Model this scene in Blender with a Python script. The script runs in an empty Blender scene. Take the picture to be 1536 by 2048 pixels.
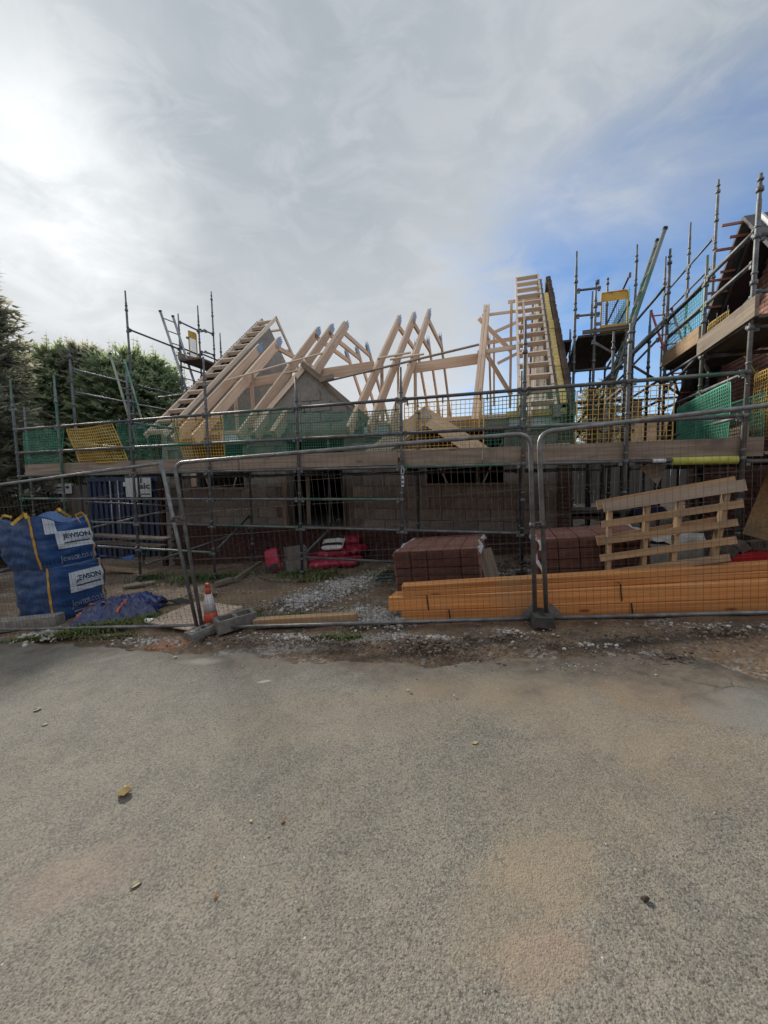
import bpy, math, random
import numpy as np
from math import sin, cos, pi, radians, sqrt, atan2
from mathutils import Vector, Matrix, noise as mnoise

random.seed(7)
SC = bpy.context.scene
COL = SC.collection
V3 = Vector

# ------------------------------------------------------------------ camera
F_PX = 770.0                       # focal length in pixels of a 1536 px wide frame
CAM = V3((0, 0, 1.56))
def _cam(p, r):
    return Matrix.Rotation(pi / 2 - p, 3, 'X') @ Matrix.Rotation(r, 3, 'Z')
CR = _cam(radians(4.93), radians(-0.86))
cd = bpy.data.cameras.new('camera')
cd.sensor_fit = 'HORIZONTAL'; cd.sensor_width = 36.0; cd.lens = 36.0 * F_PX / 1536.0
cd.clip_start = 0.05; cd.clip_end = 2000
cam = bpy.data.objects.new('camera', cd); COL.objects.link(cam)
cam.matrix_world = Matrix.Translation(CAM) @ CR.to_4x4()
SC.camera = cam
SC.render.engine = 'CYCLES'
SC.view_settings.view_transform = 'Standard'
SC.view_settings.look = 'None'
SC.view_settings.gamma = 1.0
SC.view_settings.use_curve_mapping = False
SC.view_settings.exposure = 0.95
SC.cycles.max_bounces = 5; SC.cycles.diffuse_bounces = 3; SC.cycles.glossy_bounces = 2; SC.cycles.transmission_bounces = 3; SC.cycles.transparent_max_bounces = 4

# ------------------------------------------------------------------ sky and sun
SUN = V3((-0.545, 0.695, 0.465)).normalized()
def build_world():
    w = bpy.data.worlds.new('World'); SC.world = w; w.use_nodes = True
    nt = w.node_tree; nt.nodes.clear()
    N = nt.nodes.new; L = nt.links.new
    def math_(op, a, b=None, c=None, clamp=False):
        n = N('ShaderNodeMath'); n.operation = op; n.use_clamp = clamp
        for i, x in enumerate((a, b, c)):
            if x is None: continue
            if isinstance(x, (int, float)): n.inputs[i].default_value = x
            else: L(x, n.inputs[i])
        return n.outputs[0]
    def smooth(x, a, b):
        n = N('ShaderNodeMapRange'); n.interpolation_type = 'SMOOTHSTEP'
        L(x, n.inputs[0]); n.inputs[1].default_value = a; n.inputs[2].default_value = b
        return n.outputs[0]
    def mixc(f, a, b, mode='MIX'):
        n = N('ShaderNodeMix'); n.data_type = 'RGBA'; n.blend_type = mode
        if isinstance(f, (int, float)): n.inputs[0].default_value = f
        else: L(f, n.inputs[0])
        for i, x in ((6, a), (7, b)):
            if isinstance(x, tuple): n.inputs[i].default_value = (*x, 1)
            else: L(x, n.inputs[i])
        return n.outputs[2]
    tc = N('ShaderNodeTexCoord'); d = tc.outputs['Generated']
    sep = N('ShaderNodeSeparateXYZ'); L(d, sep.inputs[0])
    x, y, z = sep.outputs
    def noise(scale, detail, dist, rough, off, st=(1, 1, 1.7)):
        m = N('ShaderNodeMapping'); L(d, m.inputs[0]); m.inputs[1].default_value = (off, off * 0.7, off * 1.3)
        m.inputs[2].default_value = (radians(12), radians(-20), radians(28)); m.inputs[3].default_value = st
        n = N('ShaderNodeTexNoise'); L(m.outputs[0], n.inputs['Vector'])
        n.inputs['Scale'].default_value = scale; n.inputs['Detail'].default_value = detail
        n.inputs['Distortion'].default_value = dist; n.inputs['Roughness'].default_value = rough
        return n.outputs[0]
    n1 = noise(1.5, 4, 0.2, 0.45, 3.1, (1, 1, 1.3))
    n2 = noise(3.2, 6, 0.45, 0.55, 7.7, (1, 1, 1.9))
    n3 = noise(6.5, 7, 0.9, 0.6, 1.7, (1, 1.4, 2.2))
    # thick stratus that breaks up low down on the right-hand side of the street
    w2 = math_('ADD', math_('SUBTRACT', n2, 0.5), math_('MULTIPLY', math_('SUBTRACT', n3, 0.5), 0.45))
    cx = smooth(math_('ADD', x, math_('MULTIPLY', w2, 0.45)), 0.10, 0.38)
    cz = smooth(math_('ADD', z, math_('MULTIPLY', w2, 0.30)), 0.66, 0.40)
    clear = math_('MULTIPLY', math_('MULTIPLY', cx, cz), math_('ADD', 0.50, math_('MULTIPLY', n3, 0.75)), clamp=True)
    sky = N('ShaderNodeTexSky'); sky.sky_type = 'NISHITA'; sky.sun_disc = False
    sky.sun_elevation = math.asin(SUN.z); sky.sun_rotation = atan2(SUN.x, SUN.y)
    sky.air_density = 1.0; sky.dust_density = 0.4; sky.ozone_density = 2.2
    blue = mixc(1.0, sky.outputs[0], (0.062, 0.076, 0.090), 'MULTIPLY')
    dot = N('ShaderNodeVectorMath'); dot.operation = 'DOT_PRODUCT'; L(d, dot.inputs[0]); dot.inputs[1].default_value = SUN
    c = math_('MAXIMUM', dot.outputs['Value'], 0.0)
    veil = smooth(math_('ADD', n1, math_('MULTIPLY', w2, 0.35)), 0.36, 0.66)      # thicker and thinner cloud in front of the sun
    glow = math_('MULTIPLY', math_('ADD', math_('MULTIPLY', math_('POWER', c, 80), 0.17), math_('MULTIPLY', math_('POWER', c, 16), 0.07)), math_('ADD', 0.25, math_('MULTIPLY', veil, 1.15)))
    base = mixc(smooth(z, 0.20, 0.78), (0.31, 0.327, 0.342), (0.193, 0.222, 0.250))
    base = mixc(math_('MULTIPLY', smooth(n1, 0.34, 0.70), 0.7), base, (0.345, 0.358, 0.37))
    base = mixc(math_('MULTIPLY', smooth(n3, 0.42, 0.66), 0.22), base, (0.40, 0.41, 0.425))
    base = mixc(math_('MULTIPLY', smooth(n2, 0.52, 0.30), 0.20), base, (0.20, 0.222, 0.245))
    hor = smooth(z, 0.36, 0.02)
    base = mixc(math_('MULTIPLY', math_('MULTIPLY', hor, 0.55), smooth(x, -0.55, 0.05)), base, (0.47, 0.48, 0.50))
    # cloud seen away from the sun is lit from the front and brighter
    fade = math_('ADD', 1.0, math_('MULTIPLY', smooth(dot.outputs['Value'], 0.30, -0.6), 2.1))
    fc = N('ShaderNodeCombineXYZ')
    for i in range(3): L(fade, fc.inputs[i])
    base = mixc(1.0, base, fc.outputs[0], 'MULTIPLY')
    gl = N('ShaderNodeCombineXYZ')
    for i, k in enumerate((1.0, 1.0, 0.96)): L(math_('MULTIPLY', glow, k), gl.inputs[i])
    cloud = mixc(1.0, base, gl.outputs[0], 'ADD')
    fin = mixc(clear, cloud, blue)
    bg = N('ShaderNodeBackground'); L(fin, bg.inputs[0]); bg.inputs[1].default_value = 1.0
    out = N('ShaderNodeOutputWorld'); L(bg.outputs[0], out.inputs[0])
build_world()
sd = bpy.data.lights.new('sun', 'SUN'); sd.energy = 3.0; sd.angle = radians(9); sd.color = (1.0, 0.93, 0.82)
sun = bpy.data.objects.new('sun', sd); COL.objects.link(sun)
sun.rotation_euler = (-SUN).to_track_quat('-Z', 'Y').to_euler()
sun.location = (-6, 4, 14)

# ------------------------------------------------------------------ frames and helpers
TH = radians(17.5)                 # the house and scaffold are turned 17.5 degrees to the camera
U = V3((cos(TH), -sin(TH), 0)); VV = V3((sin(TH), cos(TH), 0)); UP = V3((0, 0, 1))
def W(u, v, z=0.0): return U * u + VV * v + UP * z
def gz(x, y=0.0):
    xx = max(-14.0, min(8.0, x))
    return 0.083 * xx
def gw(u, v): return gz((U * u + VV * v).x)
def G(x, y, dz=0.0): return V3((x, y, gz(x, y) + dz))
def ray(px, py): return CR @ V3(((px - 768) / F_PX, -(py - 1024) / F_PX, -1))
def atv(px, py, v):
    d = ray(px, py); return CAM + d * (v / d.dot(VV))
def atu(px, py, u):
    d = ray(px, py); return CAM + d * (u / d.dot(U))
def atg(px, py, dz=0.0):
    d = ray(px, py); t = -(CAM.z - dz) / (d.z - 0.083 * d.x); return CAM + d * t
RZ0, RV0, RS, RIDGE = 2.75, 6.85, 0.91, 11.4
def zroof(v): return RZ0 + RS * (v - RV0) if v <= RIDGE else RZ0 + RS * (2 * RIDGE - v - RV0)
def onroof(px, py, lift=0.04):
    d = ray(px, py)
    n = UP - VV * RS; k = RZ0 - RS * RV0 + lift
    t = (k - CAM.dot(n)) / d.dot(n); return CAM + d * t

TEXTS = {}
def text_mesh(s, size=1.0, bold=0.0, shear=0.0, space=1.0):
    if (s, bold) in TEXTS: return TEXTS[(s, bold)]
    cu = bpy.data.curves.new('t', 'FONT'); cu.body = s; cu.size = size; cu.offset = bold; cu.shear = shear; cu.resolution_u = 3; cu.space_character = space
    o = bpy.data.objects.new('t', cu); COL.objects.link(o); dg = bpy.context.evaluated_depsgraph_get(); dg.update()
    me = bpy.data.meshes.new_from_object(o.evaluated_get(dg)); bpy.data.objects.remove(o)
    vs = [tuple(v.co) for v in me.vertices]; fs = [tuple(p.vertices) for p in me.polygons]
    bpy.data.meshes.remove(me); xs = [v[0] for v in vs]; ys = [v[1] for v in vs]
    x0, x1, y0, y1 = min(xs), max(xs), min(ys), max(ys)
    TEXTS[(s, bold)] = ([((v[0] - x0) / (x1 - x0), (v[1] - y0) / (y1 - y0)) for v in vs], fs)
    return TEXTS[(s, bold)]
for _t, _b in (('JEWSON', .035), ('Jewson.co.uk', .0), ('aic', .03)): text_mesh(_t, 1.0, _b)   # made while the scene is still empty

ORG = {}
def tag(o, label=None, cat=None, group=None, kind=None):
    if label: o['label'] = label
    if cat: o['category'] = cat
    if group: o['group'] = group
    if kind: o['kind'] = kind
    return o
def thing(name, label, cat, loc, group=None):
    o = bpy.data.objects.new(name, None); COL.objects.link(o)
    o.empty_display_size = 0.2; o.location = loc
    ORG[o.name] = V3(loc)
    return tag(o, label, cat, group)

class MB:
    def __init__(s): s.v = []; s.f = []; s.uv = []; s.sm = []
    def face(s, idx, uvs=None, sm=False):
        s.f.append(tuple(idx)); s.sm.append(sm)
        s.uv.append(uvs if uvs else [(s.v[i][0] + s.v[i][2] * .3, s.v[i][1] + s.v[i][2]) for i in idx])
    def quadstrip(s, *a): pass
    def hexa(s, c, L=None):
        """c: 8 corners, 0-3 at one end (ccw), 4-7 at the other end; uv runs along the length"""
        b = len(s.v); s.v += [V3(p) for p in c]
        L = L or (V3(c[4]) - V3(c[0])).length
        o = random.random() * 40; h = (V3(c[1]) - V3(c[0])).length; w = (V3(c[2]) - V3(c[1])).length
        s.face((b, b + 3, b + 2, b + 1), [(o, o), (o, o + w), (o + h, o + w), (o + h, o)])
        s.face((b + 4, b + 5, b + 6, b + 7), [(o, o), (o, o + w), (o + h, o + w), (o + h, o)])
        for k in range(4):
            k2 = (k + 1) % 4; wd = h if k % 2 == 0 else w
            s.face((b + k, b + k2, b + 4 + k2, b + 4 + k), [(o, o + k * .37), (o, o + k * .37 + wd), (o + L, o + k * .37 + wd), (o + L, o + k * .37)])
    def bar(s, a, b, w, h, up=UP, shift=0.0):
        """a-b: axis; h along up (made perpendicular), w sideways; shift moves along up"""
        a = V3(a); b = V3(b); d = (b - a).normalized(); up = V3(up)
        side = d.cross(up)
        if side.length < 1e-5: side = d.cross(V3((1, 0, 0)))
        side.normalize(); n = side.cross(d).normalized()
        sw = side * w / 2; hh = n * h / 2; q = n * shift
        c = [-sw - hh, sw - hh, sw + hh, -sw + hh]
        s.hexa([a + q + k for k in c] + [b + q + k for k in c])
    def box(s, c, size, ex=V3((1, 0, 0)), ey=V3((0, 1, 0)), ez=UP):
        c = V3(c); hx, hy, hz = ex * size[0] / 2, ey * size[1] / 2, ez * size[2] / 2
        q = [-hy - hz, hy - hz, hy + hz, -hy + hz]
        s.hexa([c - hx + k for k in q] + [c + hx + k for k in q])
    def tube(s, pts, r, seg=8, caps=True, closed=False):
        pts = [V3(p) for p in pts]; n = len(pts)
        rr = r if isinstance(r, (list, tuple)) else [r] * n
        b = len(s.v); prev = None
        for i, p in enumerate(pts):
            if closed: t = pts[(i + 1) % n] - pts[i - 1]
            else: t = pts[min(i + 1, n - 1)] - pts[max(i - 1, 0)]
            t.normalize()
            if prev is None:
                a = t.cross(UP)
                if a.length < 1e-3: a = t.cross(V3((1, 0, 0)))
                a.normalize()
            else:
                a = prev - t * prev.dot(t); a.normalize()
            prev = a; c = t.cross(a)
            for k in range(seg):
                q = 2 * pi * k / seg
                s.v.append(p + (a * cos(q) + c * sin(q)) * rr[i])
        for i in range(n if closed else n - 1):
            j = (i + 1) % n
            for k in range(seg):
                k2 = (k + 1) % seg
                s.face((b + i * seg + k, b + j * seg + k, b + j * seg + k2, b + i * seg + k2), [(i * .3, k / seg), (i * .3 + .3, k / seg), (i * .3 + .3, (k + 1) / seg), (i * .3, (k + 1) / seg)], True)
        if caps and not closed:
            s.face([b + k for k in range(seg)][::1]); s.face([b + (n - 1) * seg + k for k in range(seg)][::-1])
    def lathe(s, c, prof, seg=20, ax=UP):
        c = V3(c); ax = V3(ax).normalized()
        s.tube([c + ax * z for r, z in prof], [max(r, 1e-4) for r, z in prof], seg)
    def prism(s, poly, ext):
        b = len(s.v); n = len(poly); ext = V3(ext)
        s.v += [V3(p) for p in poly] + [V3(p) + ext for p in poly]
        s.face(range(b + n - 1, b - 1, -1)); s.face(range(b + n, b + 2 * n))
        for i in range(n):
            j = (i + 1) % n; s.face((b + i, b + j, b + n + j, b + n + i))
    def grid(s, fn, nu, nv, sm=True, flip=False):
        b = len(s.v)
        for j in range(nv + 1):
            for i in range(nu + 1): s.v.append(V3(fn(i / nu, j / nv)))
        for j in range(nv):
            for i in range(nu):
                q = [b + j * (nu + 1) + i, b + j * (nu + 1) + i + 1, b + (j + 1) * (nu + 1) + i + 1, b + (j + 1) * (nu + 1) + i]
                uv = [(i / nu, j / nv), ((i + 1) / nu, j / nv), ((i + 1) / nu, (j + 1) / nv), (i / nu, (j + 1) / nv)]
                if flip: q = q[::-1]; uv = uv[::-1]
                s.face(q, uv, sm)
    def mesh(s, name, org):
        me = bpy.data.meshes.new(name)
        me.from_pydata([tuple(p - org) for p in s.v], [], s.f)
        lay = me.uv_layers.new(name='UVMap')
        flat = np.array([c for f in s.uv for q in f for c in q], dtype=np.float32)
        lay.data.foreach_set('uv', flat)
        me.polygons.foreach_set('use_smooth', np.array(s.sm, dtype=bool))
        me.update(); return me
    def build(s, name, mat, parent=None):
        if parent is None:
            lo = [min(p[k] for p in s.v) for k in range(3)]; hi = [max(p[k] for p in s.v) for k in range(3)]
            org = V3(((lo[0] + hi[0]) / 2, (lo[1] + hi[1]) / 2, lo[2]))
        else: org = ORG[parent.name]
        me = s.mesh(name, org); me.materials.append(mat)
        o = bpy.data.objects.new(name, me); COL.objects.link(o)
        if parent is None: o.location = org
        else: o.parent = parent
        ORG[o.name] = org
        return o
def put(name, me, mtx, parent):
    """a piece that shares its mesh with alike pieces"""
    o = bpy.data.objects.new(name, me); COL.objects.link(o); o.parent = parent
    m = Matrix(mtx); m.translation = m.translation - ORG[parent.name]; o.matrix_local = m
    return o
def frame(ex, ey, ez, t):
    m = Matrix((ex, ey, ez)).transposed().to_4x4(); m.translation = t; return m
def bevel_box_mesh(name, sx, sy, sz, b, mat):
    """box with chamfered edges centred on the origin"""
    vs = []; fs = []
    import bmesh
    bm = bmesh.new(); bmesh.ops.create_cube(bm, size=1)
    for v in bm.verts: v.co = V3((v.co.x * sx, v.co.y * sy, v.co.z * sz))
    bmesh.ops.bevel(bm, geom=list(bm.edges), offset=b, segments=1, affect='EDGES', profile=0.5)
    me = bpy.data.meshes.new(name); bm.to_mesh(me); bm.free(); me.materials.append(mat); return me

# ------------------------------------------------------------------ materials
def mat(name, c1, c2=None, scale=6.0, rough=0.75, metal=0.0, bump=0.0, bscale=None, uv=False, stretch=(1, 1, 1), var=0.0, ovar=0.0,
        detail=5, lo=0.35, hi=0.65, spec=0.4, dirt=None, dscale=2.0, dlo=0.5, dhi=0.7, trans=0.0, alpha=1.0, coat=0.0, knots=None):
    m = bpy.data.materials.new(name); m.use_nodes = True
    nt = m.node_tree; nt.nodes.clear(); N = nt.nodes.new; L = nt.links.new
    out = N('ShaderNodeOutputMaterial'); p = N('ShaderNodeBsdfPrincipled'); L(p.outputs[0], out.inputs[0])
    tc = N('ShaderNodeTexCoord'); mp = N('ShaderNodeMapping'); mp.inputs[3].default_value = stretch
    L(tc.outputs['UV' if uv else 'Object'], mp.inputs[0])
    def nz(sc, det, vec=None):
        n = N('ShaderNodeTexNoise'); n.inputs['Scale'].default_value = sc; n.inputs['Detail'].default_value = det
        L(vec or mp.outputs[0], n.inputs['Vector']); return n.outputs[0]
    def mr(x, a, b):
        n = N('ShaderNodeMapRange'); L(x, n.inputs[0]); n.inputs[1].default_value = a; n.inputs[2].default_value = b; return n.outputs[0]
    def mix(f, a, b, mode='MIX'):
        n = N('ShaderNodeMix'); n.data_type = 'RGBA'; n.blend_type = mode
        if isinstance(f, (int, float)): n.inputs[0].default_value = f
        else: L(f, n.inputs[0])
        for i, x in ((6, a), (7, b)):
            if isinstance(x, tuple): n.inputs[i].default_value = (*x, 1)
            else: L(x, n.inputs[i])
        return n.outputs[2]
    c2 = c2 or tuple(k * 0.75 for k in c1)
    base = nz(scale, detail)
    col = mix(mr(base, lo, hi), c1, c2)
    if knots:
        km = N('ShaderNodeMapping'); km.inputs[3].default_value = (2.2, 7.5, 1); L(tc.outputs['UV'], km.inputs[0])
        vk = N('ShaderNodeTexVoronoi'); vk.inputs['Scale'].default_value = 1.0; L(km.outputs[0], vk.inputs['Vector'])
        sk = N('ShaderNodeSeparateColor'); L(vk.outputs['Color'], sk.inputs[0])
        kk = N('ShaderNodeMath'); kk.operation = 'MULTIPLY'; L(mr(vk.outputs['Distance'], 0.16, 0.07), kk.inputs[0]); L(mr(sk.outputs[0], 0.45, 0.5), kk.inputs[1])
        col = mix(kk.outputs[0], col, knots)
    if dirt:
        col = mix(mr(nz(dscale, 6, tc.outputs['Object']), dlo, dhi), col, dirt)
    for amt, node, sock in ((var, 'ShaderNodeNewGeometry', 'Random Per Island'), (ovar, 'ShaderNodeObjectInfo', 'Random')):
        if amt:
            g = N(node); k = N('ShaderNodeMapRange'); L(g.outputs[sock], k.inputs[0]); k.inputs[3].default_value = 1 - amt; k.inputs[4].default_value = 1 + amt
            h = N('ShaderNodeHueSaturation'); L(k.outputs[0], h.inputs['Value']); L(col, h.inputs['Color']); col = h.outputs[0]
    L(col, p.inputs['Base Color'])
    p.inputs['Roughness'].default_value = rough; p.inputs['Metallic'].default_value = metal
    p.inputs['Specular IOR Level'].default_value = spec
    p.inputs['Alpha'].default_value = alpha
    if trans: p.inputs['Transmission Weight'].default_value = trans
    if coat: p.inputs['Coat Weight'].default_value = coat
    if bump:
        b = N('ShaderNodeBump'); b.inputs['Strength'].default_value = bump; b.inputs['Distance'].default_value = 0.02
        L(nz(bscale or scale * 3, 6), b.inputs['Height']); L(b.outputs[0], p.inputs['Normal'])
    return m

M = {}
M['steel'] = mat('galvanised_steel', (0.15, 0.16, 0.165), (0.085, 0.092, 0.096), 9, 0.6, 0.45, 0.15, 60, ovar=0.22, dirt=(0.10, 0.085, 0.07), dscale=7, dlo=0.56, dhi=0.75)
M['steelg'] = mat('green_flecked_steel', (0.13, 0.155, 0.145), (0.045, 0.13, 0.09), 4, 0.55, 0.35, 0.15, 60, ovar=0.15, lo=0.5, hi=0.6)
M['fence'] = mat('fence_zinc', (0.21, 0.225, 0.23), (0.12, 0.128, 0.132), 12, 0.5, 0.5, 0.1, 80, dirt=(0.12, 0.10, 0.08), dscale=9, dlo=0.6, dhi=0.78)
M['wire'] = mat('fence_wire', (0.10, 0.10, 0.097), (0.055, 0.053, 0.05), 14, 0.8, 0.0, spec=0.2)
M['galv'] = mat('nail_plate_zinc', (0.36, 0.40, 0.43), (0.26, 0.30, 0.33), 18, 0.4, 0.7)
M['new'] = mat('new_softwood', (0.58, 0.43, 0.315), (0.45, 0.31, 0.21), 1.0, 0.7, 0, 0.12, 6, uv=True, stretch=(1.2, 26, 1), knots=(0.20, 0.11, 0.06), var=0.10, ovar=0.16, dirt=(0.40, 0.30, 0.225), dscale=3, dlo=0.55, dhi=0.8)
M['newp'] = mat('pale_softwood', (0.62, 0.51, 0.405), (0.48, 0.375, 0.28), 1.0, 0.75, 0, 0.1, 6, uv=True, stretch=(1.2, 26, 1), var=0.10, ovar=0.12)
M['orange'] = mat('treated_orange_timber', (0.62, 0.30, 0.10), (0.40, 0.16, 0.045), 1.0, 0.6, 0, 0.15, 6, uv=True, stretch=(0.7, 30, 1), knots=(0.20, 0.06, 0.02), var=0.12, ovar=0.25, dirt=(0.40, 0.24, 0.12), dscale=2.0, dlo=0.52, dhi=0.72)
M['pallet'] = mat('pallet_softwood', (0.40, 0.275, 0.155), (0.27, 0.175, 0.09), 1.0, 0.8, 0, 0.25, 6, uv=True, stretch=(1.4, 24, 1), var=0.12, ovar=0.2, dirt=(0.22, 0.17, 0.12), dscale=4)
M['greyslat'] = mat('weathered_slat', (0.36, 0.30, 0.235), (0.24, 0.195, 0.15), 1.0, 0.85, 0, 0.3, 6, uv=True, stretch=(1.2, 22, 1), var=0.1)
M['greywood'] = mat('weathered_board', (0.25, 0.205, 0.16), (0.15, 0.122, 0.095), 1.0, 0.85, 0, 0.3, 6, uv=True, stretch=(1.2, 22, 1), knots=(0.10, 0.08, 0.06), var=0.1, ovar=0.15, dirt=(0.12, 0.10, 0.085), dscale=4, dlo=0.55, dhi=0.75)
M['darkwood'] = mat('dark_board', (0.11, 0.095, 0.08), (0.05, 0.045, 0.04), 1.0, 0.85, 0, 0.3, 6, uv=True, stretch=(1.2, 22, 1), var=0.15, ovar=0.25)
M['osb'] = mat('osb_sheet', (0.40, 0.29, 0.15), (0.27, 0.18, 0.085), 30, 0.8, 0, 0.3, 60, stretch=(1, 1, 1), ovar=0.1, dirt=(0.2, 0.15, 0.09), dscale=3)
M['plysheet'] = mat('speckled_ply', (0.50, 0.42, 0.33), (0.36, 0.22, 0.16), 26, 0.8, 0, 0.2, 40, lo=0.5, hi=0.56)
M['block'] = mat('concrete_block', (0.235, 0.222, 0.196), (0.17, 0.16, 0.142), 10, 0.95, 0, 0.4, 70, ovar=0.14, dirt=(0.15, 0.14, 0.125), dscale=1.2)
M['mortar'] = mat('mortar', (0.15, 0.14, 0.125), (0.10, 0.094, 0.085), 14, 0.95, 0, 0.4, 70)
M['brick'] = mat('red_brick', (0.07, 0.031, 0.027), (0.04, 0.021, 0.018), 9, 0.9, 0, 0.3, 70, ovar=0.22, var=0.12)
M['brickr'] = mat('gable_brick', (0.36, 0.195, 0.155), (0.23, 0.115, 0.092), 7, 0.9, 0, 0.3, 70, var=0.22)
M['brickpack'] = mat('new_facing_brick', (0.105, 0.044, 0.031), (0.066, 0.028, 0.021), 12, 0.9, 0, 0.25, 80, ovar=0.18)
M['brickpackt'] = mat('paler_brick', (0.215, 0.098, 0.074), (0.14, 0.06, 0.046), 16, 0.9, 0, 0.25, 80, ovar=0.2, dirt=(0.30, 0.18, 0.15), dscale=9, dlo=0.5, dhi=0.7)  # tops and sides of the packs, paler than their fronts
M['gapdark'] = mat('gap_between_bricks', (0.045, 0.025, 0.02), None, 9, 0.95)
M['dkbrick'] = mat('dark_brick', (0.12, 0.085, 0.065), (0.06, 0.048, 0.042), 9, 0.9, 0, 0.3, 70, ovar=0.3)
M['insul'] = mat('yellow_insulation', (0.60, 0.47, 0.20), (0.47, 0.34, 0.12), 12, 0.95, 0, 0.6, 30, ovar=0.1)
M['membrane'] = mat('pale_cavity_membrane', (0.44, 0.50, 0.52), (0.34, 0.40, 0.42), 5, 0.6)
M['netg'] = mat('green_mesh_plastic', (0.045, 0.25, 0.165), (0.03, 0.18, 0.12), 3, 0.6, ovar=0.2)
M['nety'] = mat('yellow_mesh_plastic', (0.62, 0.42, 0.10), (0.50, 0.32, 0.06), 3, 0.6, ovar=0.15)
M['netc'] = mat('turquoise_mesh_plastic', (0.04, 0.36, 0.36), (0.03, 0.26, 0.25), 3, 0.6)
M['yellow'] = mat('yellow_paint', (0.55, 0.33, 0.04), (0.42, 0.23, 0.03), 6, 0.5, dirt=(0.28, 0.16, 0.04), dscale=8, dlo=0.58)
M['foam'] = mat('yellow_foam', (0.50, 0.52, 0.12), (0.40, 0.42, 0.08), 14, 0.9, 0, 0.3, 60)
M['bag'] = mat('blue_woven_bag', (0.010, 0.062, 0.20), (0.006, 0.042, 0.14), 5, 0.5, 0, 0.25, 9, spec=0.5, dirt=(0.05, 0.075, 0.12), dscale=5, dlo=0.64, dhi=0.9)
M['bagin'] = mat('blue_bag_lining', (0.055, 0.12, 0.26), (0.035, 0.085, 0.20), 5, 0.4, 0, 0.2, 9)
M['tarp'] = mat('navy_tarpaulin', (0.026, 0.045, 0.16), (0.016, 0.028, 0.10), 4, 0.28, 0, 0.3, 6, spec=0.6, dirt=(0.09, 0.09, 0.12), dscale=6, dlo=0.6, dhi=0.8)
M['label'] = mat('white_print', (0.55, 0.59, 0.63), (0.46, 0.50, 0.54), 8, 0.5, dirt=(0.34, 0.36, 0.38), dscale=9, dlo=0.6, dhi=0.8)
M['navyprint'] = mat('navy_print', (0.012, 0.03, 0.075), None, 4, 0.5)
M['paleprint'] = mat('pale_blue_print', (0.30, 0.36, 0.44), (0.20, 0.25, 0.33), 10, 0.5)
M['strapy'] = mat('yellow_webbing', (0.55, 0.34, 0.06), (0.40, 0.23, 0.035), 14, 0.8, 0, 0.3, 60)
M['strapo'] = mat('orange_webbing', (0.60, 0.17, 0.07), (0.45, 0.11, 0.04), 14, 0.8)
M['black'] = mat('black_plastic', (0.022, 0.022, 0.024), (0.014, 0.014, 0.015), 8, 0.5)
M['coneo'] = mat('cone_orange', (0.55, 0.085, 0.035), (0.40, 0.055, 0.025), 8, 0.5, dirt=(0.26, 0.09, 0.06), dscale=10, dlo=0.55)
M['conew'] = mat('cone_sleeve_white', (0.62, 0.63, 0.63), (0.45, 0.45, 0.45), 8, 0.35, dirt=(0.30, 0.29, 0.28), dscale=10, dlo=0.55)
M['red'] = mat('red_plastic', (0.40, 0.012, 0.02), (0.28, 0.008, 0.014), 5, 0.35, coat=0.2)
M['redbag'] = mat('crimson_bag', (0.38, 0.02, 0.06), (0.24, 0.012, 0.035), 6, 0.38, 0, 0.3, 10, dirt=(0.40, 0.22, 0.24), dscale=9, dlo=0.62, dhi=0.75)
M['whitebag'] = mat('white_bag', (0.60, 0.60, 0.58), (0.45, 0.45, 0.43), 6, 0.4)
M['wrap'] = mat('white_shrink_wrap', (0.62, 0.63, 0.65), (0.46, 0.47, 0.49), 12, 0.3, 0, 0.5, 30)
M['container'] = mat('navy_container', (0.014, 0.026, 0.066), (0.010, 0.019, 0.05), 3, 0.5, dirt=(0.08, 0.07, 0.065), dscale=2.5, dlo=0.6)
M['concrete'] = mat('cast_concrete', (0.30, 0.29, 0.27), (0.21, 0.20, 0.185), 16, 0.95, 0, 0.5, 80, dirt=(0.17, 0.14, 0.11), dscale=7, dlo=0.5)
M['slate'] = mat('dark_soffit', (0.03, 0.032, 0.036), (0.02, 0.021, 0.024), 4, 0.6)
M['tile'] = mat('grey_roof_tile', (0.09, 0.09, 0.095), (0.05, 0.05, 0.055), 6, 0.8, var=0.2)
M['batten'] = mat('red_batten', (0.36, 0.17, 0.13), (0.25, 0.11, 0.085), 1, 0.8, uv=True, stretch=(2, 20, 1))
M['fascia'] = mat('white_fascia', (0.55, 0.56, 0.57), (0.45, 0.46, 0.47), 3, 0.5)
M['redalu'] = mat('red_ladder_paint', (0.38, 0.05, 0.05), (0.25, 0.03, 0.035), 6, 0.5)
M['alu'] = mat('dull_aluminium', (0.30, 0.31, 0.32), (0.20, 0.21, 0.22), 8, 0.5, 0.5)
M['aluy'] = mat('ladder_paint_worn', (0.27, 0.29, 0.22), (0.10, 0.22, 0.16), 2.2, 0.55, 0.2, lo=0.48, hi=0.56)
M['ladderg'] = mat('worn_ladder_paint', (0.15, 0.165, 0.15), (0.06, 0.13, 0.10), 2.2, 0.55, 0.2, lo=0.5, hi=0.58)
M['sign'] = mat('sign_white', (0.42, 0.44, 0.45), (0.36, 0.38, 0.39), 3, 0.5)
M['leaf'] = mat('dry_leaf', (0.52, 0.42, 0.20), (0.36, 0.26, 0.10), 30, 0.8)
M['leafo'] = mat('orange_leaf', (0.50, 0.24, 0.07), (0.36, 0.15, 0.04), 30, 0.8)
M['leafg'] = mat('faded_green_leaf', (0.30, 0.30, 0.19), (0.22, 0.21, 0.13), 30, 0.8)
M['clod'] = mat('mud_clod', (0.06, 0.045, 0.035), None, 30, 0.95)
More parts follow.
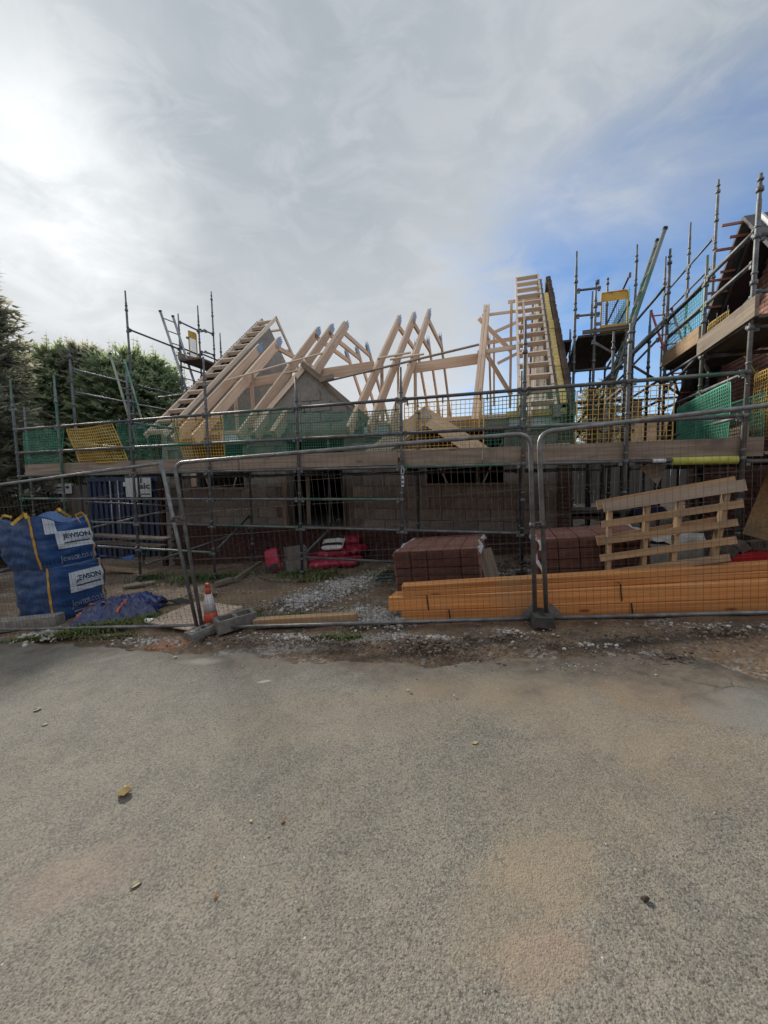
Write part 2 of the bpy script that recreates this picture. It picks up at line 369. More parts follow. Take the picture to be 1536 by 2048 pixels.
def leafy(name, c1, c2, tr):
    m = mat(name, c1, c2, 3, 0.8, var=0.35, spec=0.2); nt = m.node_tree; p = [n for n in nt.nodes if n.type == 'BSDF_PRINCIPLED'][0]; out = [n for n in nt.nodes if n.type == 'OUTPUT_MATERIAL'][0]
    t = nt.nodes.new('ShaderNodeBsdfTranslucent'); t.inputs[0].default_value = (*tr, 1); mx = nt.nodes.new('ShaderNodeMixShader'); mx.inputs[0].default_value = 0.65
    nt.links.new(p.outputs[0], mx.inputs[1]); nt.links.new(t.outputs[0], mx.inputs[2]); nt.links.new(mx.outputs[0], out.inputs[0]); return m
M['fol'] = leafy('conifer_foliage', (0.11, 0.145, 0.08), (0.065, 0.095, 0.052), (0.36, 0.42, 0.24))
M['fol2'] = leafy('conifer_foliage_brown', (0.13, 0.13, 0.09), (0.08, 0.085, 0.06), (0.37, 0.36, 0.26))
M['bark'] = mat('bark', (0.10, 0.075, 0.055), (0.06, 0.045, 0.033), 6, 0.95, 0, 0.5, 20)
M['grass'] = mat('grass_blades', (0.085, 0.125, 0.03), (0.12, 0.13, 0.045), 3, 0.8, var=0.35)
M['weed'] = mat('weed_leaves', (0.05, 0.10, 0.025), (0.07, 0.12, 0.03), 3, 0.75, var=0.3)
M['gravel'] = mat('pale_gravel', (0.40, 0.385, 0.36), (0.28, 0.265, 0.245), 20, 0.95, 0, 0.3, 90, var=0.4)
M['rubble'] = mat('brown_rubble', (0.16, 0.128, 0.10), (0.09, 0.07, 0.056), 20, 0.95, 0, 0.3, 90, var=0.5)
M['hose'] = mat('dark_green_hose', (0.03, 0.07, 0.06), None, 5, 0.5)
M['bottle'] = mat('clear_bottle_plastic', (0.75, 0.78, 0.78), (0.65, 0.68, 0.68), 20, 0.15, trans=0.6)
M['poly'] = mat('clear_polythene', (0.50, 0.49, 0.46), (0.34, 0.33, 0.30), 7, 0.25, 0, 0.6, 14)
M['farroof'] = mat('far_brown_roof', (0.20, 0.13, 0.085), (0.14, 0.09, 0.06), 3, 0.9)
M['rubber'] = mat('dark_rubber_block', (0.075, 0.073, 0.07), (0.045, 0.044, 0.043), 16, 0.9, 0, 0.3, 60)
M['footgrey'] = mat('dirty_foot', (0.19, 0.182, 0.168), (0.12, 0.115, 0.106), 16, 0.95, 0, 0.4, 70)
M['farwall'] = mat('far_brick', (0.20, 0.14, 0.11), None, 3, 0.9)
M['cable'] = mat('yellow_cable', (0.55, 0.48, 0.08), None, 5, 0.5)
M['navycloth'] = mat('navy_cloth', (0.015, 0.02, 0.06), None, 8, 0.8, 0, 0.4, 12)

def ground_material(kind):
    m = bpy.data.materials.new(kind); m.use_nodes = True
    nt = m.node_tree; nt.nodes.clear(); N = nt.nodes.new; L = nt.links.new
    out = N('ShaderNodeOutputMaterial'); p = N('ShaderNodeBsdfPrincipled'); L(p.outputs[0], out.inputs[0])
    tc = N('ShaderNodeNewGeometry'); pos = tc.outputs['Position']
    cache = {}
    def nz(sc, det, rough=0.55, dist=0.0):
        if (sc, det, rough, dist) in cache: return cache[(sc, det, rough, dist)]
        n = N('ShaderNodeTexNoise'); cache[(sc, det, rough, dist)] = n.outputs[0]; n.inputs['Scale'].default_value = sc; n.inputs['Detail'].default_value = det
        n.inputs['Roughness'].default_value = rough; n.inputs['Distortion'].default_value = dist; L(pos, n.inputs['Vector']); return n.outputs[0]
    def vor(sc, feat='F1', sock='Distance'):
        if (sc, feat) in cache: return cache[(sc, feat)].outputs[sock]
        n = N('ShaderNodeTexVoronoi'); cache[(sc, feat)] = n; n.feature = feat; n.inputs['Scale'].default_value = sc; L(pos, n.inputs['Vector']); return n.outputs[sock]
    def mr(x, a, b, c=0.0, d=1.0):
        n = N('ShaderNodeMapRange'); L(x, n.inputs[0]); n.inputs[1].default_value = a; n.inputs[2].default_value = b
        n.inputs[3].default_value = c; n.inputs[4].default_value = d; return n.outputs[0]
    def mt(op, a, b):
        n = N('ShaderNodeMath'); n.operation = op
        for i, x in enumerate((a, b)):
            if isinstance(x, (int, float)): n.inputs[i].default_value = x
            else: L(x, n.inputs[i])
        return n.outputs[0]
    def mix(f, a, b, mode='MIX'):
        n = N('ShaderNodeMix'); n.data_type = 'RGBA'; n.blend_type = mode
        if isinstance(f, (int, float)): n.inputs[0].default_value = f
        else: L(f, n.inputs[0])
        for i, x in ((6, a), (7, b)):
            if isinstance(x, tuple): n.inputs[i].default_value = (*x, 1)
            else: L(x, n.inputs[i])
        return n.outputs[2]
    def spot(x, y, rx, ry, ang, noise_amt=0.6, soft=0.5):
        """mask of a stain lying on the ground round (x, y)"""
        mp = N('ShaderNodeMapping'); mp.vector_type = 'TEXTURE'; L(pos, mp.inputs[0])
        mp.inputs[1].default_value = (x, y, 0); mp.inputs[2].default_value = (0, 0, ang); mp.inputs[3].default_value = (rx, ry, 100)
        ln = N('ShaderNodeVectorMath'); ln.operation = 'LENGTH'; L(mp.outputs[0], ln.inputs[0])
        d = mt('ADD', ln.outputs['Value'], mt('MULTIPLY', mt('SUBTRACT', mt('ADD', mt('MULTIPLY', nz(4.5, 6, 0.65), .6), mt('MULTIPLY', nz(17, 6, 0.75), .4)), 0.5), noise_amt * 3.6))
        return mr(d, 1.0 + soft * 0.3, 1.0 - soft * .7)
    b = N('ShaderNodeBump')
    if kind == 'asphalt':
        col = mix(mr(nz(0.9, 6, 0.6), 0.36, 0.64), (0.126, 0.117, 0.100), (0.170, 0.157, 0.132))
        col = mix(mr(nz(5, 6, 0.6), 0.42, 0.7), col, (0.205, 0.186, 0.148))
        col = mix(mt('MULTIPLY', mr(nz(6.5, 8, 0.72), 0.50, 0.66), 0.55), col, (0.092, 0.085, 0.074))
        col = mix(mt('MULTIPLY', mr(nz(2.3, 8, 0.7, 0.6), 0.54, 0.64), 0.5), col, (0.215, 0.185, 0.135))
        # aggregate: paler worn stones, dark bitumen between them
        agg = vor(145, 'F1', 'Color'); sepc = N('ShaderNodeSeparateColor'); L(agg, sepc.inputs[0])
        col = mix(mr(sepc.outputs[0], 0.35, 1.0, 0, 0.60), col, (0.275, 0.256, 0.218))
        gap = mr(nz(100, 5, 0.7), 0.50, 0.61)
        col = mix(mt('MULTIPLY', gap, 0.78), col, (0.045, 0.043, 0.040))
        pits = mr(nz(38, 4, 0.6), 0.60, 0.70)
        col = mix(mt('MULTIPLY', pits, 0.65), col, (0.07, 0.066, 0.06))
        chips = mr(vor(16, 'F1'), 0.07, 0.05); chipsel = N('ShaderNodeSeparateColor'); L(vor(16, 'F1', 'Color'), chipsel.inputs[0])
        chips = mt('MULTIPLY', chips, mr(chipsel.outputs[1], 0.80, 0.84))
        col = mix(mt('MULTIPLY', chips, 0.8), col, (0.46, 0.44, 0.40))
        fine = mr(nz(60, 4, 0.7), 0.35, 0.62, 0.5, 1.0)
        tan = (0.25, 0.195, 0.13)
        for (px, py, rx, ry, ang, amt, c) in ((1085, 1925, .16, .10, 0.3, .6, (0.265, 0.19, 0.138)), (1090, 1745, .20, .18, 0, .5, tan), (1010, 1830, .26, .16, .4, .35, tan), (150, 1770, .30, .16, 0.2, .4, (0.24, 0.18, 0.138)),
                                              (1150, 1440, .60, .30, -.5, .42, tan), (1000, 1385, .8, .22, -.2, .5, tan), (1330, 1400, .5, .25, -.4, .6, (0.23, 0.16, 0.10)), (830, 1395, .35, .12, 0, .35, tan),
                                              (700, 1440, 1.0, .3, 0, .22, tan), (1200, 1600, .5, .3, 0, .3, tan), (1400, 1520, .45, .3, .3, .35, tan), (400, 1328, .25, .07, -.2, .7, (0.32, 0.30, 0.26)), (230, 1320, .2, .06, .3, .6, (0.30, 0.28, 0.245)), (530, 1370, .06, .02, .1, .8, (0.46, 0.44, 0.40)), (1320, 1355, .35, .12, -.3, .7, (0.215, 0.15, 0.098))):
            q = atg(px, py)
            col = mix(mt('MULTIPLY', mt('MULTIPLY', spot(q.x, q.y, rx, ry, ang), fine), amt), col, c)
        # broken, crazed tarmac near the site entrance on the right
        wv = N('ShaderNodeVectorMath'); wv.operation = 'ADD'; L(pos, wv.inputs[0]); wn = N('ShaderNodeTexNoise'); wn.inputs['Scale'].default_value = 5; wn.inputs['Detail'].default_value = 5; L(pos, wn.inputs['Vector'])
        ws_ = N('ShaderNodeVectorMath'); ws_.operation = 'SCALE'; L(wn.outputs['Color'], ws_.inputs[0]); ws_.inputs['Scale'].default_value = 0.35; L(ws_.outputs[0], wv.inputs[1])
        ck = N('ShaderNodeTexVoronoi'); ck.feature = 'DISTANCE_TO_EDGE'; ck.inputs['Scale'].default_value = 2.3; L(wv.outputs[0], ck.inputs['Vector'])
        qc = atg(1400, 1345)
        crack = mt('MULTIPLY', mr(ck.outputs['Distance'], 0.035, 0.008), spot(qc.x, qc.y, .75, .42, -.3, .5))
        col = mix(mt('MULTIPLY', crack, 0.8), col, (0.035, 0.03, 0.026))
        q = atg(1500, 1435)   # smooth, paler repair patch
        col = mix(mt('MULTIPLY', spot(q.x + .12, q.y, .40, .24, -.2, 0.22, 0.2), 0.55), col, (0.175, 0.178, 0.17))
        # mud trodden over the ragged edge: wet dark soil and grit
        vdot = N('ShaderNodeVectorMath'); vdot.operation = 'DOT_PRODUCT'; L(pos, vdot.inputs[0]); vdot.inputs[1].default_value = VV
        edge = mt('ADD', vdot.outputs['Value'], mt('MULTIPLY', mt('SUBTRACT', nz(2.2, 6, 0.6), 0.5), 1.5))
        col = mix(mr(edge, 2.62, 3.05, 0, 0.88), col, mix(mr(nz(9, 6), .35, .65), (0.075, 0.062, 0.05), (0.16, 0.13, 0.10)))
        L(col, p.inputs['Base Color']); p.inputs['Roughness'].default_value = 0.86; p.inputs['Specular IOR Level'].default_value = 0.35
        h = mt('ADD', mt('MULTIPLY', mr(vor(145), 0.1, .6, 1, 0), 0.6), mt('MULTIPLY', nz(45, 5, 0.6), 1.3))
        L(h, b.inputs['Height']); b.inputs['Strength'].default_value = 0.55; b.inputs['Distance'].default_value = 0.004
    elif kind == 'soil':
        col = mix(mr(nz(1.3, 6, .6), 0.35, 0.65), (0.165, 0.108, 0.068), (0.245, 0.168, 0.10))
        col = mix(mr(nz(3.3, 6, .65), 0.5, 0.66), col, (0.11, 0.082, 0.058))
        col = mix(mr(nz(5.5, 6, .65), 0.56, 0.68), col, (0.19, 0.165, 0.135))
        st = N('ShaderNodeSeparateColor'); L(vor(34, 'F1', 'Color'), st.inputs[0])
        col = mix(mt('MULTIPLY', mr(st.outputs[0], 0.72, 0.78), mr(nz(2.6, 5), .45, .6)), col, (0.34, 0.32, 0.29))
        col = mix(mt('MULTIPLY', mr(nz(18, 5, .7), .5, .66), .6), col, (0.06, 0.048, 0.04))
        q = atg(335, 1285); col = mix(spot(q.x, q.y, .28, .16, 0, .5), col, (0.33, 0.155, 0.085))
        q = atg(480, 1195); col = mix(mt('MULTIPLY', spot(q.x, q.y, .9, .4, 0, .6), .6), col, (0.27, 0.18, 0.10))
        for px, py, rx, ry in ((620, 1195, .5, .42), (700, 1165, .5, .5), (790, 1235, .35, .3), (600, 1285, 1.1, .12)):
            q = atg(px, py); col = mix(mt('MULTIPLY', spot(q.x, q.y, rx, ry, 0, .55), .85), col, mix(mr(st.outputs[1], .2, .8), (0.20, 0.19, 0.175), (0.40, 0.385, 0.36)))
        for px, py, rx, ry in ((1330, 1275, 1.0, .12), (900, 1290, 1.0, .1)):
            q = atg(px, py); col = mix(mt('MULTIPLY', spot(q.x, q.y, rx, ry, 0, .55), .85), col, (0.055, 0.043, 0.036))
        L(col, p.inputs['Base Color']); p.inputs['Roughness'].default_value = 0.92
        L(mt('ADD', nz(14, 7, .65), mt('MULTIPLY', mr(vor(34), .0, .5), .5)), b.inputs['Height']); b.inputs['Strength'].default_value = 0.9; b.inputs['Distance'].default_value = 0.03
    else:
        col = mix(mr(nz(0.4, 6), .35, .65), (0.07, 0.075, 0.04), (0.13, 0.10, 0.065))
        L(col, p.inputs['Base Color']); p.inputs['Roughness'].default_value = 0.95
        L(nz(3, 6), b.inputs['Height']); b.inputs['Strength'].default_value = 0.5
    L(b.outputs[0], p.inputs['Normal'])
    return m
M['asphalt'] = ground_material('asphalt'); M['soil'] = ground_material('soil'); M['field'] = ground_material('field')

def fbm(x, y, s=1.0, o=0.0, n=4):
    t = 0; a = 1; k = 0
    for i in range(n):
        t += a * mnoise.noise(V3((x * s + o, y * s - o, o * .37))); k += a; a *= .5; s *= 2.1
    return t / k

# ------------------------------------------------------------------ the setting
def build_ground():
    b = MB(); xs = [-600, -250, -100, -45, -25, -14, -10, -6, -3, 0, 3, 6, 8, 12, 25, 60, 150, 600]
    ys = [-300, -80, -20, -5, 0, 3, 6, 9, 12, 16, 22, 30, 45, 80, 160, 400, 1200]
    b.grid(lambda i, j: V3((xs[round(i * (len(xs) - 1))], ys[round(j * (len(ys) - 1))], gz(xs[round(i * (len(xs) - 1))]) - 0.14)), len(xs) - 1, len(ys) - 1)
    tag(b.build('ground', M['field']), kind='structure')
    b = MB(); nu, nv = 210, 90
    def soil(i, j):
        u = -19 + 29 * i; v = 2.3 + 13 * j ** 1.5
        z = gw(u, v) + 0.05 * fbm(u, v, 0.7, 2.0) + 0.035 * fbm(u, v, 2.6, 9.0) - 0.01
        if v < 3.3: z -= 0.03
        return W(u, v, z)
    b.grid(soil, nu, nv)
    tag(b.build('soil', M['soil']), kind='structure')
    # road: ragged edge towards the site
    kn_u = [-60, -9, -5.1, -2.9, -0.8, 0.17, 0.9, 1.35, 1.6, 2.2, 3.2, 9, 60]
    kn_v = [3.0, 3.05, 2.99, 2.96, 2.92, 3.16, 3.30, 3.22, 2.98, 2.92, 2.95, 3.0, 3.0]
    us = [-60, -40, -25, -18, -14] + list(np.arange(-12, 7, .05)) + [8, 10, 14, 20, 30, 60]
    ws = [0, .0, .02, .06, .12, .25, .5, 1, 1.6, 2.2, 3, 4.5, 8, 16]
    b = MB()
    def road(i, j):
        u = us[round(i * (len(us) - 1))]; k = round(j * (len(ws) - 1)); w = ws[k]
        ve = float(np.interp(u, kn_u, kn_v)) + 0.17 * fbm(u, 1.0, 1.7, 4.0) + 0.09 * fbm(u, 3.0, 7, 1.0)
        v = ve - w; dz = (-0.05 if k == 0 else 0.022 if k == 1 else 0.03)
        dz += 0.012 * fbm(u, v, 1.1, 5.5) * min(1, w * 3)
        return W(u, v + (0.01 if k == 0 else 0), gw(u, v) + dz)
    b.grid(road, len(us) - 1, len(ws) - 1, flip=True)
    tag(b.build('road', M['asphalt']), kind='structure')
build_ground()

ICO = None
def ico():
    t = (1 + sqrt(5)) / 2
    v = [(-1, t, 0), (1, t, 0), (-1, -t, 0), (1, -t, 0), (0, -1, t), (0, 1, t), (0, -1, -t), (0, 1, -t), (t, 0, -1), (t, 0, 1), (-t, 0, -1), (-t, 0, 1)]
    f = [(0, 11, 5), (0, 5, 1), (0, 1, 7), (0, 7, 10), (0, 10, 11), (1, 5, 9), (5, 11, 4), (11, 10, 2), (10, 7, 6), (7, 1, 8), (3, 9, 4), (3, 4, 2), (3, 2, 6), (3, 6, 8), (3, 8, 9), (4, 9, 5), (2, 4, 11), (6, 2, 10), (8, 6, 7), (9, 8, 1)]
    return np.array(v, float) / 1.902, f
def stones(name, label, spots, material, cat='gravel'):
    """spots: (px, py, rx, ry, n, size) ellipses on the ground"""
    rng = np.random.default_rng(len(name) * 7); vb, fb = ico(); fb = np.array(fb); V_ = []; F_ = []; n0 = 0
    un = np.array(U)[:2]; vn = np.array(VV)[:2]
    for (px, py, rx, ry, n, size) in spots:
        c = atg(px, py); r = np.minimum(1.6, np.abs(rng.normal(size=n) * .55)); a = rng.uniform(0, 2 * pi, n)
        q = np.array([c.x, c.y]) + (r * rx * np.cos(a))[:, None] * un + (r * ry * np.sin(a))[:, None] * vn
        sz_ = size * np.exp(rng.normal(size=n) * .45) * .5
        p = vb[None] * rng.uniform(.75, 1.2, (n, 12, 1)) * np.array([1.15, .95, .7]) * sz_[:, None, None]
        an = rng.uniform(0, 2 * pi, n)[:, None]; x = p[:, :, 0] * np.cos(an) - p[:, :, 1] * np.sin(an); y = p[:, :, 0] * np.sin(an) + p[:, :, 1] * np.cos(an)
        z = 0.083 * np.clip(q[:, 0], -14, 8) + .028 + sz_ * .2 + rng.uniform(0, 1, n) * .03 * np.maximum(0, 1 - r)
        V_.append(np.stack([x + q[:, :1], y + q[:, 1:], p[:, :, 2] + z[:, None]], 2).reshape(-1, 3))
        F_.append((fb[None] + (np.arange(n) * 12)[:, None, None] + n0).reshape(-1, 3)); n0 += n * 12
    me = bpy.data.meshes.new(name); me.from_pydata(np.concatenate(V_).tolist(), [], np.concatenate(F_).tolist()); me.materials.append(material)
    o = bpy.data.objects.new(name, me); COL.objects.link(o); tag(o, label, cat, kind='stuff'); return o

# ------------------------------------------------------------------ scaffold
LV = [2.72 + .4925 * k for k in range(-6, 12)]       # node heights of the standards
RT = 0.0242
def standard(root, u, v, z0, z1, steel='steel', foot=True, nodes=True):
    b = MB(); p = W(u, v)
    b.tube([p + UP * z0, p + UP * (z1 - .28), p + UP * (z1 - .26), p + UP * z1], [RT, RT, RT * .78, RT * .72], 8)
    if nodes:
        for z in LV:
            if z0 + .05 < z < z1 - .12:
                b.tube([p + UP * (z - .03), p + UP * (z - .026), p + UP * (z + .02), p + UP * (z + .024)], [RT, .037, .035, RT], 8)
                b.tube([p + UP * (z + .085), p + UP * (z + .09), p + UP * (z + .11), p + UP * (z + .115)], [RT, .031, .031, RT], 8)
    o = b.build('standard', M[steel], root)
    if foot:
        f = MB(); f.tube([p + UP * (z0 - .0), p + UP * (z0 - .1)], .017, 8); f.tube([p + UP * (z0 + .02), p + UP * (z0 + .05)], .045, 8)
        f.box(p + UP * (z0 - .1), (.15, .15, .008)); f.build('base_plate', M['steel'], o)
    return o
def tube(root, name, a, b_, r=RT, steel='steel', ends=True, seg=8):
    b = MB(); a = V3(a); b_ = V3(b_); d = (b_ - a).normalized()
    b.tube([a, b_], r, seg)
    if ends:
        for q, s in ((a, 1), (b_, -1)): b.bar(q + d * .03 * s - UP * .05, q + d * .03 * s + UP * .03, .035, .045, d)
    return b.build(name, M[steel], root)
def board(root, name, a, b_, w, h, m='greywood', up=UP):
    b = MB(); b.bar(a, b_, w, h, up); return b.build(name, M[m], root)

def front_scaffold():
    root = thing('scaffold', 'long grey tube scaffold with weathered toe boards across the house front', 'scaffold', W(-3.2, 5.6, gw(-3.2, 5.6)))
    V0 = 5.6; VI = 6.72
    us = [-10.0, -8.68, -6.76, -4.99, -3.21, -1.48, 0.23, 1.45, 2.65]
    tops = [3.76, 3.74, 3.62, 3.70, 3.20, 3.18, 3.62, 3.42, 4.85]
    for i, (u, t) in enumerate(zip(us, tops)):
        z0 = gw(u, V0) + .12
        if u == 0.23: z0 = .34
        standard(root, u, V0, z0, t, 'steelg' if i in (0, 1) else 'steel')
    for i, u in enumerate(us[2:8]):
        standard(root, u, VI, gw(u, VI) + .12, (3.0, 2.35, 2.35, 2.98, 3.25, 2.9)[i])
    standard(root, -11.8, 6.85, gw(-11.8, 6.85) + .1, 3.55)
    # guard rails and ledgers, one tube to a bay
    for z, skip in ((2.72, ()), (2.225, ()), (1.73, ()), (1.247, (5, 6, 7)), (0.78, (6, 7)), (0.285, (3, 5, 6, 7))):
        for i in range(8):
            if i in skip: continue
            a, b = us[i], us[i + 1]
            if z > 2 and i == 7 and z < 2.5: pass
            tube(root, 'guard_rail' if z > 2 else 'ledger', W(a + .03, V0, z), W(b - .03, V0, z), RT if z > 2 else .022, 'steelg' if (i * 3 + int(z * 10)) % 4 == 0 else 'steel')
    # transoms, inner ledgers and braces
    for i, u in enumerate(us[2:8]):
        tube(root, 'transom', W(u, V0 + .03, 1.70), W(u, VI - .03, 1.70))
        tube(root, 'transom', W(u, V0 + .03, 2.69), W(u, VI - .03, 2.69)) if i in (0, 5) else None
    for i in range(2, 7):
        tube(root, 'ledger', W(us[i] + .03, VI, 1.66), W(us[i + 1] - .03, VI, 1.66))
        if i in (2, 3): tube(root, 'ledger', W(us[i] + .03, VI, .62), W(us[i + 1] - .03, VI, .62))
    tube(root, 'brace', W(-4.96, V0 + .05, .33), W(-4.99, VI - .05, .85), .02)
    tube(root, 'brace', W(-3.18, V0 + .05, .33), W(-3.0, VI - .05, .80), .02)
    tube(root, 'brace', W(-6.7, V0 + .05, -.05), W(-5.1, VI, .55), .02)
    tube(root, 'brace', W(-9.9, V0 + .05, .30), W(-6.8, VI, 1.0), .02)
    tube(root, 'ledger', W(-10, VI + .2, 1.1), W(-6.8, VI, 1.02), .02)
    # toe boards: lapped, slightly out of line
    for a, b, dz in ((-9.86, -8.72, .0), (-8.66, -4.4, .0), (-4.38, -1.55, .005), (-1.50, -.32, -.003), (-.31, 2.86, .0)):
        board(root, 'toe_board', W(a, V0 + .055, 1.865 + dz), W(b, V0 + .055, 1.865 + dz + .006), .038, .222)
    # platform boards
    for k in range(5):
        v = V0 + .16 + k * .232
        for a, b in ((-9.9, -6.2), (-6.15, -2.3), (-2.25, 1.4), (1.45, 2.7)):
            s = random.uniform(-.06, .06)
            board(root, 'platform_board', W(a + s, v, 1.785 + random.uniform(-.004, .004)), W(b + s - .04, v, 1.785), .222, .038)
    return root
SCAF = front_scaffold()

def return_right():
    root = thing('scaffold', 'tall scaffold returning beside the brick gable on the far right', 'scaffold', W(2.65, 8, gw(2.65, 8)))
    u0, u1 = 2.65, 3.62
    for v, t, s in ((6.75, 4.59, 'steelg'), (8.12, 5.41, 'steel'), (10.0, 6.5, 'steel')):
        standard(root, u0, v, gw(u0, v) + .1, t, s)
    for v, t in ((8.95, 6.86), (10.05, 6.78), (11.35, 6.78)):
        standard(root, u1, v, gw(u1, v) + .1, t)
    standard(root, 2.7, 9.15, gw(2.7, 9.1) + .1, 4.78)
    for z, a, b in ((4.27, 5.63, 6.72), (4.24, 6.78, 8.09), (4.86, 8.15, 9.97), (3.93, 5.63, 6.72), (3.93, 6.78, 8.09), (4.20, 8.15, 9.97), (3.27, 5.63, 6.72), (3.27, 6.78, 8.09), (3.27, 8.15, 9.97), (2.72, 5.63, 6.72), (2.72, 6.78, 8.09), (2.225, 5.63, 6.72), (2.2, 6.78, 8.09), (2.9, 8.15, 9.97), (1.73, 5.63, 6.72), (1.73, 6.78, 8.09), (1.2, 6.78, 8.09)):
        tube(root, 'guard_rail', W(u0, a, z), W(u0, b, z))
    tube(root, 'guard_rail', W(u0, 5.6, 3.55), W(u0 + .02, 8.1, 3.02))
    for z in (3.2, 3.75, 4.25, 4.75, 5.4, 5.9):
        tube(root, 'guard_rail', W(u1, 8.98, z), W(u1, 10.02, z), .02)
        if z > 4: tube(root, 'guard_rail', W(u1, 10.08, z), W(u1, 11.32, z), .02)
    for v in (5.6, 6.75, 8.12, 10.0):
        tube(root, 'transom', W(u0 + .03, v + .02, 3.22), W(u1 + .2, v + .02, 3.22))
        tube(root, 'transom', W(u0 + .03, v + .02, 1.7), W(u1 + .2, v + .02, 1.7))
    for z in (3.6, 4.2): tube(root, 'transom', W(u0 + .03, 5.62, z), W(3.8, 5.62, z))
    tube(root, 'brace', W(1.5, 8.2, 4.05), W(3.0, 8.3, 2.95), .024); tube(root, 'brace', W(1.48, 8.1, 3.05), W(2.62, 8.1, 4.25), .026)
    tube(root, 'brace', W(2.68, 7.4, 3.95), W(2.75, 6.75, 2.95), .02); tube(root, 'brace', W(2.6, 8.3, 4.0), W(1.55, 10, 2.75), .02)
    # lower platform with its grey toe board, higher platform with the orange toe board
    board(root, 'toe_board', W(u0 - .03, 5.45, 3.40), W(u0 - .03, 6.80, 3.36), .038, .225)
    board(root, 'toe_board', W(u0 - .01, 6.82, 3.56), W(u0 - .01, 8.16, 3.56), .038, .225, 'pallet')
    board(root, 'toe_board', W(u0 + .1, 5.75, 2.06), W(u0 + .1, 8.0, 2.06), .038, .225)
    for k in range(4):
        board(root, 'platform_board', W(u0 + .13 + k * .235, 5.5, 3.30), W(u0 + .13 + k * .235, 6.8, 3.30), .225, .038, 'darkwood')
        board(root, 'platform_board', W(u0 + .13 + k * .235, 6.84, 3.44), W(u0 + .13 + k * .235, 8.3, 3.44), .225, .038, 'darkwood')
        board(root, 'platform_board', W(u0 + .13 + k * .235, 5.7, 1.80), W(u0 + .13 + k * .235, 9.5, 1.80), .225, .038, 'greywood')
    return root
return_right()

def tower_mid():
    root = thing('scaffold', 'scaffold tower with dark board platform between the two houses', 'scaffold', W(1.8, 9.5, gw(1.8, 9.5)))
    va, vb = 8.3, 10.9
    for u, v, t in ((1.22, va, 5.72), (1.56, va, 5.12), (2.02, va - .25, 4.12), (1.5, vb, 5.2), (2.3, vb, 6.3), (1.85, 10.2, 5.75), (1.33, 9.6, 4.7), (1.72, 7.6, 3.98), (1.95, 7.7, 3.2)):
        standard(root, u, v, gw(u, v) + .1, t)
    for z in (5.02, 4.56): tube(root, 'guard_rail', W(1.24, va, z), W(1.64, va, z - .01), .022)
    tube(root, 'guard_rail', W(1.56, va, 5.12), W(1.60, va - .02, 5.12), .03)
    for z in (3.55, 2.95): tube(root, 'ledger', W(1.2, va, z), W(2.05, va, z))
    for z in (4.7, 5.2): tube(root, 'guard_rail', W(2.12, 8.35, z), W(2.3, 10.9, z), .02)
    tube(root, 'ledger', W(1.22, va, 4.1), W(1.5, vb, 4.1)); tube(root, 'ledger', W(2.05, va - .2, 4.1), W(2.3, vb, 4.1))
    tube(root, 'brace', W(1.25, 8.5, 2.2), W(2.0, 8.5, 3.2), .02); tube(root, 'brace', W(1.2, 8.9, 2.3), W(2.1, 8.6, 3.75), .02)
    tube(root, 'ledger', W(1.2, 9.5, 2.55), W(2.6, 9.5, 2.5), .022); tube(root, 'ledger', W(1.2, 9.5, 3.05), W(2.6, 9.5, 3.0), .022)
    for k in range(4): board(root, 'platform_board', W(1.38 + k * .21, va, 4.18), W(1.50 + k * .21, vb, 4.18), .205, .04, 'darkwood')
    board(root, 'platform_board', W(1.12, va + .3, 4.22), W(1.22, vb, 4.16), .2, .04, 'darkwood')
    board(root, 'toe_board', W(1.35, va - .02, 4.24), W(2.12, va - .05, 4.24), .03, .07, 'darkwood')
    return root
tower_mid()

def return_left():
    root = thing('scaffold', 'scaffold returning along the left gable in front of the conifers', 'scaffold', W(-8.7, 8, gw(-8.7, 8)))
    u = -8.7
    for v, t in ((5.95, 4.35), (7.33, 6.12), (8.9, 6.2), (9.65, 6.72), (10.25, 7.38), (10.55, 6.25)):
        standard(root, u, v, gw(u, v) + .1, t)
    standard(root, -8.1, 8.7, gw(-8.1, 8.7) + .1, 4.35)
    for z, a, b in ((3.95, 5.98, 7.3), (3.95, 7.36, 8.87), (3.48, 5.98, 7.3), (3.48, 7.36, 8.87), (5.24, 7.36, 8.87), (5.3, 8.93, 9.62), (5.36, 9.68, 10.9), (6.0, 8.93, 9.62), (2.9, 7.36, 8.87), (2.4, 5.98, 7.3)):
        tube(root, 'guard_rail', W(u, a, z), W(u, b, z))
    for z in (6.05, 5.42):
        tube(root, 'transom', W(u, 9.68, z), W(u + .05, 10.22, z + .05), .022); tube(root, 'transom', W(u - .1, 9.95, z + .1), W(u, 10.25, z + .05), .022)
    tube(root, 'transom', W(u, 9.6, 5.95), W(u + .4, 9.5, 5.9), .02)
    tube(root, 'ledger', W(u, 8.0, 3.75), W(u + 1.0, 8.3, 3.85), .022)
    for k in range(3): board(root, 'platform_board', W(u + .1 + k * .24, 8.85, 4.93), W(u + .1 + k * .24, 10.9, 4.93), .225, .05, 'darkwood')
    board(root, 'toe_board', W(u + .02, 8.8, 5.04), W(u + .02, 9.55, 5.04), .03, .2, 'greywood')
    tube(root, 'ledger', W(u, 8.85, 4.78), W(u + .1, 10.9, 4.78), .024)
    return root
return_left()

